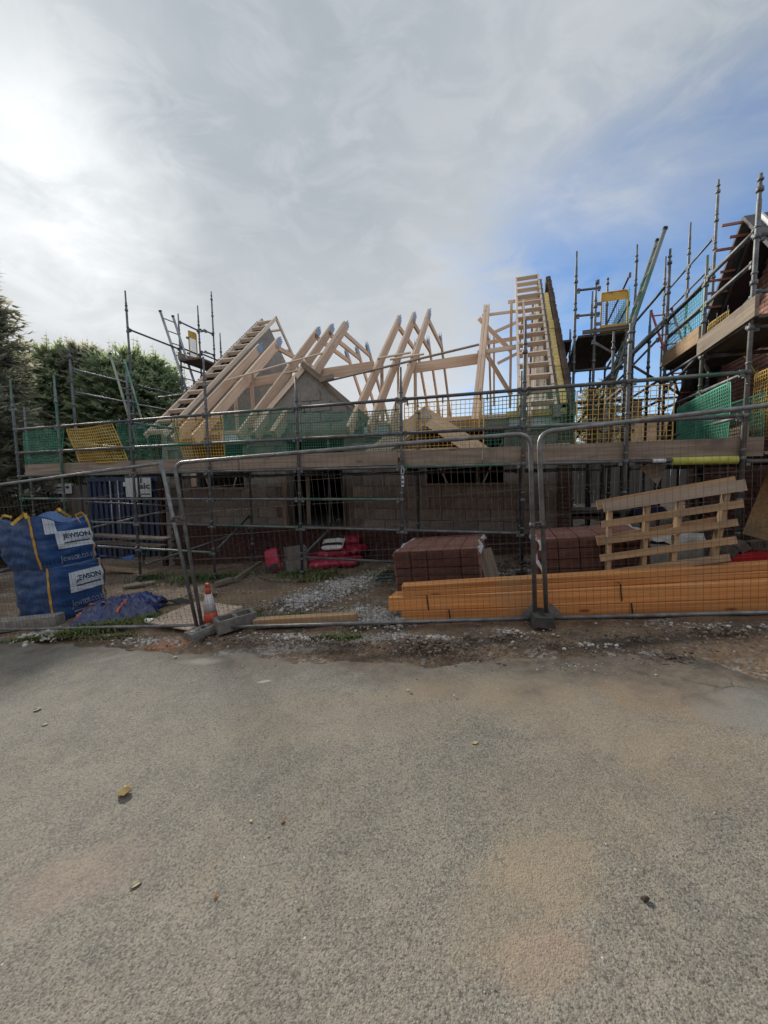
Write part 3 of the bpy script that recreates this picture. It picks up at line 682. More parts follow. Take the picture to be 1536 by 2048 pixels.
def rear_scaffold():
    root = thing('scaffold', 'scaffold along the back of the house seen through the roof timbers', 'scaffold', W(-3, 16.6, gw(-3, 16.6)))
    for u in (-2.6, -1.2, .4): standard(root, u, 16.7, gw(u, 16.7) + .1, 4.5, nodes=False)
    for z in (3.55, 3.95): tube(root, 'guard_rail', W(-3.4, 16.7, z), W(1.6, 16.7, z))
    for z in (2.85, 3.2): board(root, 'toe_board', W(-3.4, 16.6, z), W(.7, 16.6, z + .03), .04, .2, 'greywood')
    return root
rear_scaffold()

# mesh guards hung on the rails
def guard(label, corners, kind, cell, wire, sag=0.0, bulge=0.03, seed=1):
    """corners: bl, br, tr, tl as (u, v, z)"""
    root = thing('mesh_guard', label, 'mesh guard', W(*corners[0]), 'plastic mesh guards along the scaffold')
    bl, br, tr, tl = [W(*c) for c in corners]
    n = (br - bl).cross(tl - bl).normalized()
    def P(s, t):
        q = (bl * (1 - s) + br * s) * (1 - t) + (tl * (1 - s) + tr * s) * t
        w = 0.5 * fbm(s * 2.2 + seed * 5, t * 1.6, 1.0, seed * 3.3) + .3 * sin(pi * s)
        return q + n * (bulge * w * 2) - UP * (sag * 4 * s * (1 - s) * t)
    wd = (br - bl).length; ht = (tl - bl).length
    nu = max(3, int(wd / cell)); nv = max(3, int(ht / cell))
    b = MB()
    def strip(pts, wside):
        m = len(pts); k = len(b.v)
        for p in pts: b.v += [p - wside, p + wside]
        for i in range(m - 1): b.face((k + 2 * i, k + 2 * i + 2, k + 2 * i + 3, k + 2 * i + 1), None, True)
    eu = (br - bl).normalized() * wire / 2; ev = (tl - bl).normalized() * wire / 2; K = 8
    for i in range(nu + 1): strip([P(i / nu, j / K) for j in range(K + 1)], eu * (2 if i in (0, nu) else 1))
    for j in range(nv + 1): strip([P(i / (K * 2), j / nv) for i in range(2 * K + 1)], ev * (2.2 if j in (0, nv) else 1))
    o = b.build('mesh', M[kind], root); o['kind'] = 'stuff'
    md = o.modifiers.new('thick', 'SOLIDIFY'); md.thickness = 0.004
    for s in (.04, .5, .96): h = MB(); q = P(s, 1.0); h.bar(q - UP * .03, q + UP * .09, .02, .006, n); h.build('hook', M['steel'], root)
GV = 5.66
guard('green mesh guard at the far left end of the scaffold rail', ((-9.85, GV, 1.95), (-8.75, GV, 1.95), (-8.62, GV, 2.66), (-9.85, GV, 2.66)), 'netg', .05, .011, seed=1)
guard('yellow mesh guard slumped askew beside the far left green one', ((-8.25, GV, 1.96), (-6.95, GV, 1.97), (-7.28, GV, 2.70), (-8.52, GV, 2.66)), 'nety', .058, .014, .03, .05, 2)
guard('green mesh guard bulging below the foot of the left roof ladder', ((-7.02, GV + .02, 1.96), (-5.66, GV + .02, 1.96), (-5.78, GV + .02, 2.66), (-7.20, GV + .02, 2.70)), 'netg', .048, .008, .02, .06, 3)
guard('yellow mesh guard below the feet of the leftmost rafters', ((-5.66, GV + .04, 1.96), (-4.72, GV + .04, 1.96), (-4.74, GV + .04, 2.66), (-5.85, GV + .04, 2.68)), 'nety', .055, .012, .0, .03, 4)
guard('green mesh guard left of the grey block gable, beside a yellow one', ((-4.70, GV + .02, 1.97), (-3.26, GV + .02, 1.97), (-3.26, GV + .02, 2.67), (-4.70, GV + .02, 2.66)), 'netg', .042, .008, 0, .03, 5)
guard('wide green mesh guard hung in front of the block gable', ((-3.18, GV + .02, 1.97), (-1.52, GV + .02, 1.97), (-1.52, GV + .02, 2.60), (-3.18, GV + .02, 2.67)), 'netg', .042, .008, .04, .04, 6)
guard('yellow mesh guard in front of the small porch roof truss', ((-1.44, GV, 1.97), (-.30, GV, 1.97), (-.30, GV, 2.66), (-1.44, GV, 2.66)), 'nety', .062, .0075, 0, .02, 7)
guard('green mesh guard in front of the foot of the right roof ladder', ((-.30, GV + .03, 1.97), (.86, GV + .03, 1.98), (.86, GV + .03, 2.68), (-.30, GV + .03, 2.66)), 'netg', .05, .008, 0, .03, 8)
guard('yellow mesh guard right of the brick gable edge against bright sky', ((.88, GV, 1.97), (1.96, GV, 1.98), (1.96, GV, 2.66), (.88, GV, 2.66)), 'nety', .062, .007, 0, .02, 9)
guard('bright green mesh guard turned sideways on the right return', ((2.64, 7.45, 1.93), (2.64, 5.92, 1.93), (2.64, 5.92, 2.68), (2.64, 7.45, 2.62)), 'netg', .04, .013, 0, .03, 10)
guard('turquoise mesh guard above the orange toe board on the right', ((2.68, 8.1, 3.68), (2.68, 6.9, 3.68), (2.68, 6.9, 4.22), (2.68, 8.1, 4.22)), 'netc', .055, .010, 0, .02, 11)
guard('thin green mesh guard behind the yellow ladder gate', ((2.14, 8.4, 4.25), (2.28, 10.6, 4.25), (2.28, 10.6, 4.95), (2.14, 8.4, 4.95)), 'netc', .055, .008, 0, .02, 12)
guard('green mesh guard low on the right edge behind the corner post', ((2.9, 7.6, 1.95), (2.9, 5.75, 1.95), (2.9, 5.75, 2.5), (2.9, 7.6, 2.5)), 'netg', .048, .008, 0, .02, 13)
guard('yellow mesh guard high at the right edge by the brick wall', ((3.35, 6.9, 2.05), (3.35, 6.0, 2.05), (3.35, 6.0, 2.95), (3.35, 6.9, 2.95)), 'nety', .05, .010, 0, .02, 14)
guard('pale yellow mesh guard on the turquoise guarded platform', ((3.3, 8.25, 3.55), (3.3, 7.6, 3.55), (3.3, 7.6, 4.1), (3.3, 8.25, 4.1)), 'nety', .05, .012, 0, .02, 15)

# ladder gates
def gate(label, c, ex, w, h, mesh_m='wire'):
    root = thing('ladder_gate', label, 'gate', c, 'ladder gates')
    ez = UP; n = ex.cross(ez)
    r = .05; pts = [c + ez * 0, c + ex * w, c + ex * w + ez * (h - r), c + ex * (w - r * .3) + ez * (h - r * .3), c + ex * (w - r) + ez * h, c + ez * h]
    b = MB(); b.tube(pts, .016, 6, closed=True); b.build('frame', M['yellow'], root)
    for z0, z1 in ((0, h * .2), (h * .78, h)):
        b = MB(); b.box(c + ex * w / 2 + ez * (z0 + z1) / 2, (w, .006, z1 - z0), ex, n, ez); b.build('panel', M['yellow'], root)
    b = MB()
    for i in range(1, 12): b.bar(c + ex * w * i / 12 + ez * h * .2, c + ex * w * i / 12 + ez * h * .78, .004, .004, n)
    for j in range(1, 12): z = h * (.2 + .58 * j / 12); b.bar(c + ez * z, c + ex * w + ez * z, .004, .004)
    o = b.build('mesh', M[mesh_m], root); o['kind'] = 'stuff'
    b = MB()
    for z in (.25, .75): b.box(c - ex * .04 + ez * h * z, (.08, .04, .05), ex, n, ez)
    b.build('hinge', M['steel'], root)
gate('yellow ladder gate on the platform between the houses', W(1.665, 8.33, 4.2), U, .43, .72)
gate('narrow grey-yellow ladder gate on the platform by the conifers', W(-8.68, 9.22, 5.0), (VV * .96 + U * .1).normalized(), .26, .86)

def ladder(name, label, a, b_, side, w, nr, m='alu', rw=.03, rung='alu', cat='ladder', flat=False):
    """pole ladder from a (foot) to b_ (top); side is the unit vector across"""
    root = thing(name, label, cat, a, 'ladders')
    d = (b_ - a).normalized(); L = (b_ - a).length
    for s in (-.5, .5):
        b = MB(); q = side * w * s; b.tube([a + q, b_ + q - d * .03], rw, 8)
        o = b.build('stile', M[m], root)
        e = MB(); e.tube([b_ + q - d * .035, b_ + q], rw * 1.25, 8); e.build('end_cap', M['black'], o)
    for k in range(nr):
        t = (k + .6) / (nr + .2); p = a + d * L * t; b = MB(); b.tube([p - side * w / 2, p + side * w / 2], .014, 6); b.build('rung', M[rung], root)
    return root
ladder('ladder', 'tall grey ladder rising beside the left scaffold tower', W(-8.62, 9.9, 2.3), W(-8.72, 8.52, 6.08), (VV + U * .15).normalized(), .36, 13, 'alu', .032, 'steel')
ladder('ladder', 'short worn ladder leaning low in front of the conifers', W(-8.6, 7.6, 1.9), W(-8.7, 7.0, 4.54), VV, .34, 9, 'aluy', .026)
lt = atu(1323, 467, 2.6); lb = atv(1207, 812, 8.3)
ld = (lt - lb).normalized()
ladder('ladder', 'long worn ladder with dark end caps reaching above the scaffold tower', lb - ld * .9, lt, VV, .36, 15, 'ladderg', .034, 'steel')
rt_ = atv(1322, 618, 9.6); rb = atv(1388, 815, 9.6)
ladder('ladder', 'red ladder standing between the scaffold posts on the right', rb - (rt_ - rb) * .2, rt_, U, .36, 12, 'redalu', .022, 'redalu')

# ------------------------------------------------------------------ the unfinished house
VF = 7.1
HOUSE = thing('brick_house', 'unfinished block and brick house with open timber roof behind the scaffold', 'house', W(-3.2, 7.2, gw(-3.2, 7.2)))
def wall_slab(u0, u1, v0, v1, z0, z1, m, name='wall'):
    b = MB(); b.box(W((u0 + u1) / 2, (v0 + v1) / 2, (z0 + z1) / 2), (u1 - u0, v1 - v0, z1 - z0), U, VV, UP)
    return b.build(name, M[m], HOUSE)
OPEN = [(-6.82, -5.40, 1.42, 2.40), (-4.34, -3.06, .60, 2.40), (-1.43, 0.0, 1.46, 2.40)]
def front_wall():
    zt = 2.58; ub = [-7.5, 1.06]
    cuts = sorted([ub[0]] + [x for o in OPEN for x in o[:2]] + [ub[1]])
    b = MB()
    for a, c in zip(cuts[:-1], cuts[1:]):
        op = [o for o in OPEN if abs(o[0] - a) < 1e-6]
        def seg(z0, z1):
            if z1 - z0 > .01: b.box(W((a + c) / 2, VF + .13, (z0 + z1) / 2), (c - a, .24, z1 - z0), U, VV, UP)
        if op: seg(-.9, op[0][2]); seg(op[0][3], zt)
        else: seg(-.9, zt)
    core = b.build('wall', M['mortar'], HOUSE)
    # blocks proud of the joints, one object each; the gable over the middle too
    me = bevel_box_mesh('block', .43, .02, .205, .004, M['block'])
    def inside(u, z):
        for o in OPEN:
            if u + .2 > o[0] and u - .2 < o[1] and z + .1 > o[2] and z - .1 < o[3]: return True
        return False
    z = .56 + .1025; r = 0
    while z < 3.75:
        u = -7.5 + (.22 if r % 2 == 0 else 0)
        while u < 1.0:
            ok = not inside(u, z)
            if z > zt - .06: ok = abs(u + 3.85) + .20 < (3.76 - z - .10) * 1.16
            if -2.5 < u < .75 and z > 2.5: ok = ok and z > zt
            if ok and u > -7.4: put('block', me, frame(U, VV, UP, W(u, VF + .004, z)), core)
            u += .44
        z += .215; r += 1
    # brick plinth under the blocks
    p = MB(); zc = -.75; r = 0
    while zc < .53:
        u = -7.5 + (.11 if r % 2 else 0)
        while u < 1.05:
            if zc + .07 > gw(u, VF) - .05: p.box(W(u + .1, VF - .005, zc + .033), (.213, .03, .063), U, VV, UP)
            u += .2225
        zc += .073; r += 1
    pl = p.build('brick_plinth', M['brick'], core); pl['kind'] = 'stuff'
    # gable above the middle
    g = MB(); g.prism([W(-5.05, VF + .03, 2.58), W(-2.62, VF + .03, 2.58), W(-2.62, VF + .03, 2.74), W(-3.85, VF + .03, 3.78), W(-5.05, VF + .03, 2.74)], VV * .2)
    g.build('gable_wall', M['block'], HOUSE)
    for a, c, m, o in (((-5.12, 2.70), (-3.84, 3.83), 'newp', 0), ((-3.86, 3.83), (-2.50, 2.66), 'greywood', 0), ((-5.12, 2.76), (-3.84, 3.89), 'newp', .09), ((-3.86, 3.80), (-2.55, 2.64), 'newp', .09)):
        board(HOUSE, 'verge_board', W(a[0], VF + .02 + o, a[1]), W(c[0], VF + .02 + o, c[1]), .05, .1, m)
    # lintels, sills, frames
    for o in OPEN:
        board(HOUSE, 'lintel', W(o[0] - .1, VF - .01, o[3] + .07), W(o[1] + .1, VF - .01, o[3] + .07), .05, .13, 'greywood')
        if o[2] > 1: board(HOUSE, 'sill', W(o[0] - .04, VF - .01, o[2] - .02), W(o[1] + .04, VF - .01, o[2] - .02), .06, .04, 'greywood')
    wf = MB()
    for o in (OPEN[0], OPEN[2]):
        wf = MB()
        for s in (0, 1): wf.bar(W(o[s], VF + .04, o[2]), W(o[s], VF + .04, o[3]), .06, .05, VV)
        wf.bar(W(o[0] + .05, VF + .1, o[3] - .2), W(o[0] + .40, VF + .1, o[2]), .03, .02, VV); wf.bar(W(o[1] - .05, VF + .1, o[3] - .2), W(o[1] - .38, VF + .1, o[2]), .03, .02, VV)
        wf.build('window_former', M['greywood'], HOUSE)
    board(HOUSE, 'cavity_closer', W(-6.74, VF - .03, 1.45), W(-6.74, VF - .03, 1.75), .12, .03, 'newp', VV)
    board(HOUSE, 'door_jamb', W(-4.40, VF - .03, .58), W(-4.40, VF - .03, 1.75), .08, .06, 'greywood', VV)
    board(HOUSE, 'door_jamb', W(-3.05, VF - .01, .58), W(-3.05, VF - .01, 1.75), .06, .06, 'darkwood', VV)
    board(HOUSE, 'threshold', W(-4.45, VF - .04, .585), W(-3.0, VF - .04, .585), .14, .05, 'greywood')
    b = MB(); b.bar(W(-4.98, VF - .02, 1.02), W(-4.98, VF - .02, 1.62), .26, .02, VV); b.build('membrane_strip', M['block'], HOUSE)
front_wall()
wall_slab(-7.5, 1.0, 7.4, 15.6, 2.40, 2.50, 'osb', 'floor_deck')
wall_slab(-7.5, 1.0, 15.6, 15.8, -.9, 2.58, 'mortar', 'rear_wall')
wall_slab(-7.4, .8, 7.4, 15.6, .30, .40, 'concrete', 'ground_slab')
wall_slab(-2.95, -2.85, 7.4, 15.6, .4, 2.4, 'block', 'partition_wall')
for u in (-4.9, -.6): board(HOUSE, 'door_jamb', W(u, 9, .4), W(u, 9, 2.4), .1, .1, 'newp')

def gable(u0, u1, vstart, m, zoff, vend=None, name='gable_wall'):
    """wall in the plane of the trusses with its top following the roof slope"""
    b = MB(); ve = vend or 2 * RIDGE - vstart
    top = [W(u0, vstart, zroof(vstart) + zoff), W(u0, RIDGE, zroof(RIDGE) + zoff)]
    poly = [W(u0, vstart, -.9)] + top
    if ve > RIDGE: poly += [W(u0, ve, zroof(ve) + zoff), W(u0, ve, -.9)]
    b.prism(poly, U * (u1 - u0)); return b.build(name, M[m], HOUSE)
gl = gable(-7.62, -7.45, VF - .02, 'block', -.30)
gr = gable(.72, .82, VF + .0, 'block', -.20)
gb = gable(.95, 1.055, VF - .02, 'dkbrick', -.12)
# stepped tops of the leaves: blocks, insulation batts and bricks along the front slope
meb = bevel_box_mesh('block', .11, .44, .205, .005, M['block'])
mei = bevel_box_mesh('insulation_batt', .115, .42, .05, .008, M['insul'])
mek = bevel_box_mesh('brick', .104, .215, .066, .004, M['dkbrick'])
sl = (VV + UP * RS).normalized(); nl = U.cross(sl)
z = 2.6
while z < zroof(RIDGE) - .3:
    v = RV0 + (z + .12 - RZ0) / RS + .12
    put('block', meb, frame(U, VV, UP, W(.775, v + .06, z)), gr); z += .215
z = 2.55
while z < zroof(RIDGE) - .2:
    v = RV0 + (z - RZ0) / RS + .16
    put('brick', mek, frame(U, VV, UP, W(1.005 + random.uniform(-.008, .008), v + .02, z)), gb)
    put('brick', mek, frame(U, VV, UP, W(1.005 + random.uniform(-.008, .008), v + .20, z)), gb); z += .075
k = 0.0
while k < 4.7:
    p = W(.885 + random.uniform(-.012, .012), RV0 + .15, RZ0 - .02) + sl * (k + .2) + nl * random.uniform(-.01, .03)
    put('insulation_batt', mei, frame(U, sl, nl, p), gr); k += .405
# brick steps of the left outer leaf
mek2 = bevel_box_mesh('brick', .104, .215, .066, .004, M['brick'])
z = 2.75
while z < zroof(RIDGE) - .15:
    v = RV0 + (z - RZ0) / RS + .14
    put('brick', mek2, frame(U, VV, UP, W(-7.79, v + .02, z)), gl); z += .075
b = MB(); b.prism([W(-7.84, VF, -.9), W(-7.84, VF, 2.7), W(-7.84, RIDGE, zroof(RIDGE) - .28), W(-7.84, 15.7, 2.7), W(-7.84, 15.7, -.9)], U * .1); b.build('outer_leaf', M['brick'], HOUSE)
# wall plate, membrane strips along the eaves
for a, c in ((-7.4, -5.1), (-2.55, .7)): board(HOUSE, 'wall_plate', W(a, VF + .08, 2.62), W(c, VF + .08, 2.62), .1, .075, 'new')
for a, c in ((-5.9, -5.15), (-2.6, -1.75), (.05, .95)):
    board(HOUSE, 'membrane_strip', W(a, VF - .05, 2.46), W(c, VF - .05, 2.46), .02, .2, 'membrane')
board(HOUSE, 'fascia_board', W(.0, VF - .08, 2.62), W(.98, VF - .08, 2.62), .03, .1, 'insul')
# brick return pier at the right front corner
p = MB(); zc = .2; r = 0
while zc < 2.6:
    p.box(W(.95, VF - .03, zc + .033), (.213, .08, .063), U, VV, UP); zc += .073
q = p.build('brick_pier', M['dkbrick'], HOUSE); q['kind'] = 'stuff'
for x0, x1, zz in ((.1, 1.0, 2.05), (-.9, .9, 1.92)): board(HOUSE, 'loose_batten', W(x0, VF - .15, zz), W(x1, VF - .12, zz + .03), .05, .04, 'newp')

# ------------------------------------------------------------------ roof trusses
def sl_bar(b, u, v0, v1, w, h, drop=0.0):
    """bar following the roof slope (front v<RIDGE or rear) with its top edge on the slope"""
    a, c = W(u, v0, zroof(v0) - drop), W(u, v1, zroof(v1) - drop)
    b.bar(a, c, w, h, UP, -h / 2)
def plate_mesh(root, u, v, front=True, t=.06):
    d = (VV + UP * RS).normalized() if front else (-VV + UP * RS).normalized()
    n = U.cross(d) if front else d.cross(U)
    if n.z < 0: n = -n
    base = W(u, v, zroof(v)) - n * .11
    b = MB()
    for s in (-1, 1):
        o = U * s * (t / 2 + .004)
        b.box(base + o + d * .02, (.003, .26, .19), U, d, n)
        for k in range(3): b.bar(base + o + d * .14 + n * (.06 - .06 * k), base + o + d * (.23 - .02 * k) + n * (.06 - .055 * k) + U * random.uniform(-.01, .01), .003, .035, n)
    b.build('nail_plate', M['galv'], root)
def truss(label, u, vt=10.3, w=.05, h=.22, stud=True, rear=True, double=False, collar=True, foot=6.6):
    root = thing('roof_truss', label, 'roof truss', W(u, RV0, 2.6), 'attic roof trusses')
    n = 2 if double else 1
    b = MB(); sl_bar(b, u, foot, vt, w, h); b.build('rafter', M['new'], root)
    if double:
        b = MB(); sl_bar(b, u + w + .006, foot, vt - .02, w, h); b.build('rafter', M['new'], root)
    plate_mesh(root, u + (w / 2 if double else 0), vt - .06, True, w * n)
    vr = 2 * RIDGE - vt
    if rear:
        b = MB(); sl_bar(b, u, 2 * RIDGE - foot, vr, w, .16); b.build('rafter', M['new'], root)
        plate_mesh(root, u, vr + .06, False, w)
    if collar:
        b = MB(); b.bar(W(u, vt - .2, zroof(vt) - .30), W(u, vr + .2, zroof(vt) - .30), w, .13); b.build('collar_tie', M['new'], root)
    b = MB(); b.bar(W(u, 6.95, 2.60), W(u, 15.8, 2.60), w, .16); b.build('bottom_chord', M['new'], root)
    if stud:
        for v in (8.75, 14.05):
            b = MB(); b.bar(W(u, v, 2.66), W(u, v, zroof(v) - .16), w, .09, VV); b.build('stud', M['new'], root)
    return root
truss('leftmost rafter truss, tucked just under the left roof ladder', -6.82, 9.85, collar=False)
truss('broad pale truss standing second in from the left roof ladder', -6.30, 10.05, .06, .24)
truss('left one of the three trusses above the grey block gable', -5.16, 10.3)
truss('middle one of the three trusses above the grey block gable', -4.76, 10.35)
truss('right one of the three trusses above the grey block gable', -4.38, 10.4, .05, .22, double=True)
truss('left one of the three trusses right of the block gable', -2.76, 10.3, .055, .23)
truss('middle one of the three trusses right of the block gable', -2.36, 10.35, .055, .23)
truss('right one of the three trusses right of the block gable', -1.97, 10.4, .055, .23)
truss('lone doubled truss seen edge on left of the right roof ladder', -.52, 10.2, .06, .24, double=True)
truss('truss half hidden behind the right roof ladder', .36, 10.2, .05, .2, stud=True)

def roof_ladder(label, u0, u1, v0, vt, rear_len, step, first=.15):
    root = thing('roof_ladder', label, 'roof ladder', W(u0, v0, zroof(v0)), 'timber gable ladders')
    for u in (u0, u1):
        b = MB(); sl_bar(b, u, v0, vt, .045, .1); b.build('rail', M['newp'], root)
    L = sqrt(1 + RS * RS) * (vt - v0); k = first
    while k < L:
        v = v0 + k / sqrt(1 + RS * RS); b = MB(); q = zroof(v) - .05
        b.bar(W(u0, v, q), W(u1, v, q), .045, .095, (UP - VV * RS)); b.build('rung', M['newp'], root); k += step
    if rear_len:
        for u in (u0, u1):
            b = MB(); sl_bar(b, u, RIDGE, RIDGE + rear_len, .045, .1); b.build('rail', M['newp'], root)
        k = .3
        while k < rear_len:
            v = RIDGE + k; q = zroof(v) - .05; b = MB(); b.bar(W(u0, v, q), W(u1, v, q), .045, .095, UP + VV * RS); b.build('rung', M['newp'], root); k += .55
    return root
roof_ladder('timber gable ladder running up both roof slopes on the left', -7.72, -7.18, 6.72, RIDGE, 2.4, .42)
roof_ladder('tall timber gable ladder beside the brick gable on the right', .21, .755, 6.8, RIDGE, 0, .43)

# porch roof trusses under the yellow guard
def porch(label, v, front):
    root = thing('porch_truss', label, 'roof truss', W(-1.35, v, 2.1), 'porch roof trusses')
    ap = (-1.36, 2.82); le = (-2.55, 2.04); ri = (-.24, 2.04); dep = .27
    for nm, a, c in (('rafter', le, ap), ('rafter', ap, ri)):
        A = W(a[0], v, a[1]); C = W(c[0], v, c[1]); b = MB(); b.bar(A, C, .05, dep, UP, -dep / 2); b.build(nm, M['newp'], root)
    b = MB(); b.bar(W(le[0] + .1, v + .055, 2.02), W(ri[0] - .1, v + .055, 2.02), .05, .14); b.build('tie_beam', M['new'], root)
    if front:
        b = MB(); b.box(W(-1.36, v - .03, 2.66), (.2, .004, .11), U, VV, UP); b.build('nail_plate', M['galv'], root)
porch('front porch truss with bright broad rafters behind the yellow guard', 6.80, True)
porch('second porch truss standing just behind the front one', 7.02, False)
b = MB(); a = W(-2.46, 6.86, 2.10); c = W(-1.72, 6.86, 2.62)
b.prism([a, c, c + VV * .35 , a + VV * .35], UP * .02); tag(b.build('roof_board', M['newp']), 'pale board laid up the left slope of the porch roof', 'board')

# bracing boards nailed across the trusses
def brace(label, a, c, w, h, m='newp', up=UP):
    b = MB(); b.bar(a, c, w, h, up); return tag(b.build('brace_board', M[m]), label, 'board', 'bracing boards on the roof timbers')
RN = UP - VV * RS
brace('long thin batten across the left trusses to the block gable', onroof(452, 761), onroof(645, 706), .05, .03, 'newp', RN)
brace('longest thin batten slanting across the middle of the roof', onroof(655, 762), onroof(958, 689), .05, .03, 'greywood', RN)
brace('short batten across the tops of three middle trusses, upper', onroof(755, 717), onroof(822, 705), .05, .03, 'newp', RN)
brace('short batten across the tops of three middle trusses, lower', onroof(780, 719), onroof(848, 708), .05, .03, 'newp', RN)
brace('broad beam between the left trusses above the grey wall', atv(472, 772, 8.9), atv(578, 752, 8.9), .05, .24, 'new')
brace('broad beam spanning from the block gable to the middle trusses', atv(628, 750, 8.9), atv(748, 733, 8.9), .05, .24, 'new')
brace('broad beam spanning from the middle trusses to the lone truss', atv(815, 738, 8.9), atv(966, 716, 8.9), .05, .22, 'new')
brace('flat board from the lone truss to the right roof ladder', atv(955, 706, 8.8), atv(1032, 694, 8.8), .05, .09, 'newp')
brace('short flat stub by the block gable peak', atv(568, 747, 8.0), atv(596, 741, 8.0), .08, .03, 'newp')
brace('diagonal brace falling right from the top of the lone truss', atv(958, 637, 10.2), atv(1022, 702, 10.2), .05, .1, 'new')
brace('diagonal brace falling right from the foot of the lone truss', atv(968, 700, 9.2), atv(1022, 790, 9.2), .05, .09, 'new')
brace('thin brace rising right towards the brick gable, upper', atv(990, 664, 11), atv(1070, 628, 11), .04, .07, 'newp')
brace('thin brace rising right towards the brick gable, lower', atv(995, 727, 11), atv(1048, 700, 11), .04, .07, 'newp')
brace('thin rail from the lone truss top to the right ladder', atv(964, 631, 10.4), atv(1036, 622, 10.4), .04, .06, 'newp')
brace('topmost short rail left of the right roof ladder', atv(1016, 604, 10.6), atv(1082, 597, 10.6), .04, .07, 'newp')
brace('upright post left of the right roof ladder', atv(1023, 604, 10.4), atv(1020, 815, 10.4), .06, .09, 'new', VV)
brace('slim upright post between the lone truss and the ladder', atv(988, 672, 11.4), atv(988, 812, 11.4), .05, .07, 'new', VV)
brace('slanting post behind the right roof ladder', atv(1066, 600, 11.5), atv(1058, 806, 11.5), .05, .08, 'batten', VV)
brace('level rail behind the right roof ladder', atv(965, 687, 11), atv(1062, 672, 11), .04, .09, 'new')
brace('grey verge board on the right slope of the block gable', atv(604, 727, 7.05), atv(642, 757, 7.05), .05, .10, 'greywood')
brace('short grey board stuck out from the right slope of the block gable', atv(640, 761, 7.0), atv(667, 753, 7.0), .06, .10, 'greywood')

# ------------------------------------------------------------------ neighbour on the right
def neighbour():
    root = thing('brick_house', 'finished brick house with dark steep verge at the right edge', 'house', W(4.2, 8.5, gw(4.2, 8.5)))
    u0 = 3.98; AP = (7.72, 5.36); SL = 1.11
    def zt(v): return AP[1] - SL * abs(v - AP[0])
    b = MB(); b.prism([W(u0 + .01, 4.9, -.5), W(u0 + .01, 4.9, zt(4.9) + .0), W(u0 + .01, AP[0], AP[1]), W(u0 + .01, 10.6, zt(10.6)), W(u0 + .01, 10.6, -.5)], U * .25)
    wall = b.build('wall', M['mortar'], root)
    p = MB(); z = -.1; r = 0
    while z < AP[1]:
        v = 4.9 + (.1125 if r % 2 else 0)
        while v < 10.4:
            if zt(v + .1) > z + .07: p.box(W(u0, v + .107, z + .033), (.03, .213, .063), U, VV, UP)
            v += .225
        z += .075; r += 1
    q = p.build('brickwork', M['brickr'], wall); q['kind'] = 'stuff'
    # verge: dark soffit and barge board overhanging the gable
    for s, v1 in ((1, 10.6), (-1, 5.2)):
        a = W(u0 - .17, AP[0], AP[1] + .02); c = W(u0 - .17, v1, zt(v1) + .02)
        b = MB(); b.bar(a, c, .36, .04, UP); b.build('soffit', M['slate'], root)
        a2 = W(u0 - .36, AP[0], AP[1] + .09); c2 = W(u0 - .36, v1, zt(v1) + .09)
        b = MB(); b.bar(a2, c2, .03, .24, UP); b.build('barge_board', M['slate' if s > 0 else 'fascia'], root)
        b = MB(); b.bar(a + UP * .12 + U * 2, c + UP * .12 + U * 2, 4.7, .05, UP); b.build('roof', M['tile'], root)
    for py, l in ((440, .42), (468, .26), (492, .40), (540, .22), (556, .36), (582, .34), (612, .28)):
        a = atu(1513 - (py - 432) * .379, py, u0 - .36); b = MB(); b.bar(a - U * l, a + U * .02, .035, .028, VV); b.build('roof_batten', M['batten'], root)
    b = MB(); b.box(W(u0 - .12, 9.7, 3.0), (.12, .05, 3.0), U, VV, UP); b.build('downpipe', M['black'], root)
    return root
neighbour()
# cable on the right wall
b = MB(); b.tube([atu(1480, 702, 3.85), atu(1487, 712, 3.85), atu(1497, 722, 3.85), atu(1508, 742, 3.85), atu(1520, 756, 3.85), atu(1545, 762, 3.85)], .012, 6)
tag(b.build('cable', M['cable']), 'yellow cable looping across the brick wall at the right', 'cable')

def opposite(label, x0, x1):  # unseen house added behind the camera to deepen the shade under the deck
    y0, y1, z0 = -6.5, -14.5, -.3; e = 5.8; rg = 9.4; xm = (x0 + x1) / 2; ym = (y0 + y1) / 2
    root = thing('added_house', label, 'house', V3((xm, y0, gz(xm))), 'unseen houses added across the road for shade')
    b = MB(); b.box(V3((xm, ym, (e + z0) / 2)), (x1 - x0, y0 - y1, e - z0)); b.build('wall', M['brickr'], root)
    b = MB(); b.prism([V3((x0 - .2, y0 + .4, e - .1)), V3((x0 - .2, ym, rg)), V3((x0 - .2, y1 - .4, e - .1))], V3((x1 - x0 + .4, 0, 0))); r = b.build('roof', M['tile'], root)
    b = MB(); b.box(V3((x0 + 1, ym, rg + .3)), (.6, .9, 1.6)); b.build('chimney', M['brickr'], r)
    for fx in (.25, .75):
        for z in (1.6, 3.9):
            if fx == .25 and z < 2: 
                b = MB(); b.box(V3((x0 + (x1 - x0) * fx, y0 + .02, 1.15)), (.95, .06, 2.1)); b.build('door', M['slate'], root); continue
            b = MB(); b.box(V3((x0 + (x1 - x0) * fx, y0 + .02, z)), (1.5, .06, 1.15)); w = b.build('window', M['fascia'], root)
            b = MB(); b.box(V3((x0 + (x1 - x0) * fx, y0 + .055, z)), (1.36, .03, 1.0)); b.build('pane', M['black'], w)
for k, (x0, lab) in enumerate(((-22, 'unseen brick house added across the road for shade, leftmost'), (-14.5, 'unseen brick house added across the road for shade, second from left'), (-7, 'unseen brick house added across the road for shade, straight opposite'), (.5, 'unseen brick house added across the road for shade, second from right'), (8, 'unseen brick house added across the road for shade, rightmost'))): opposite(lab, x0, x0 + 7.3)
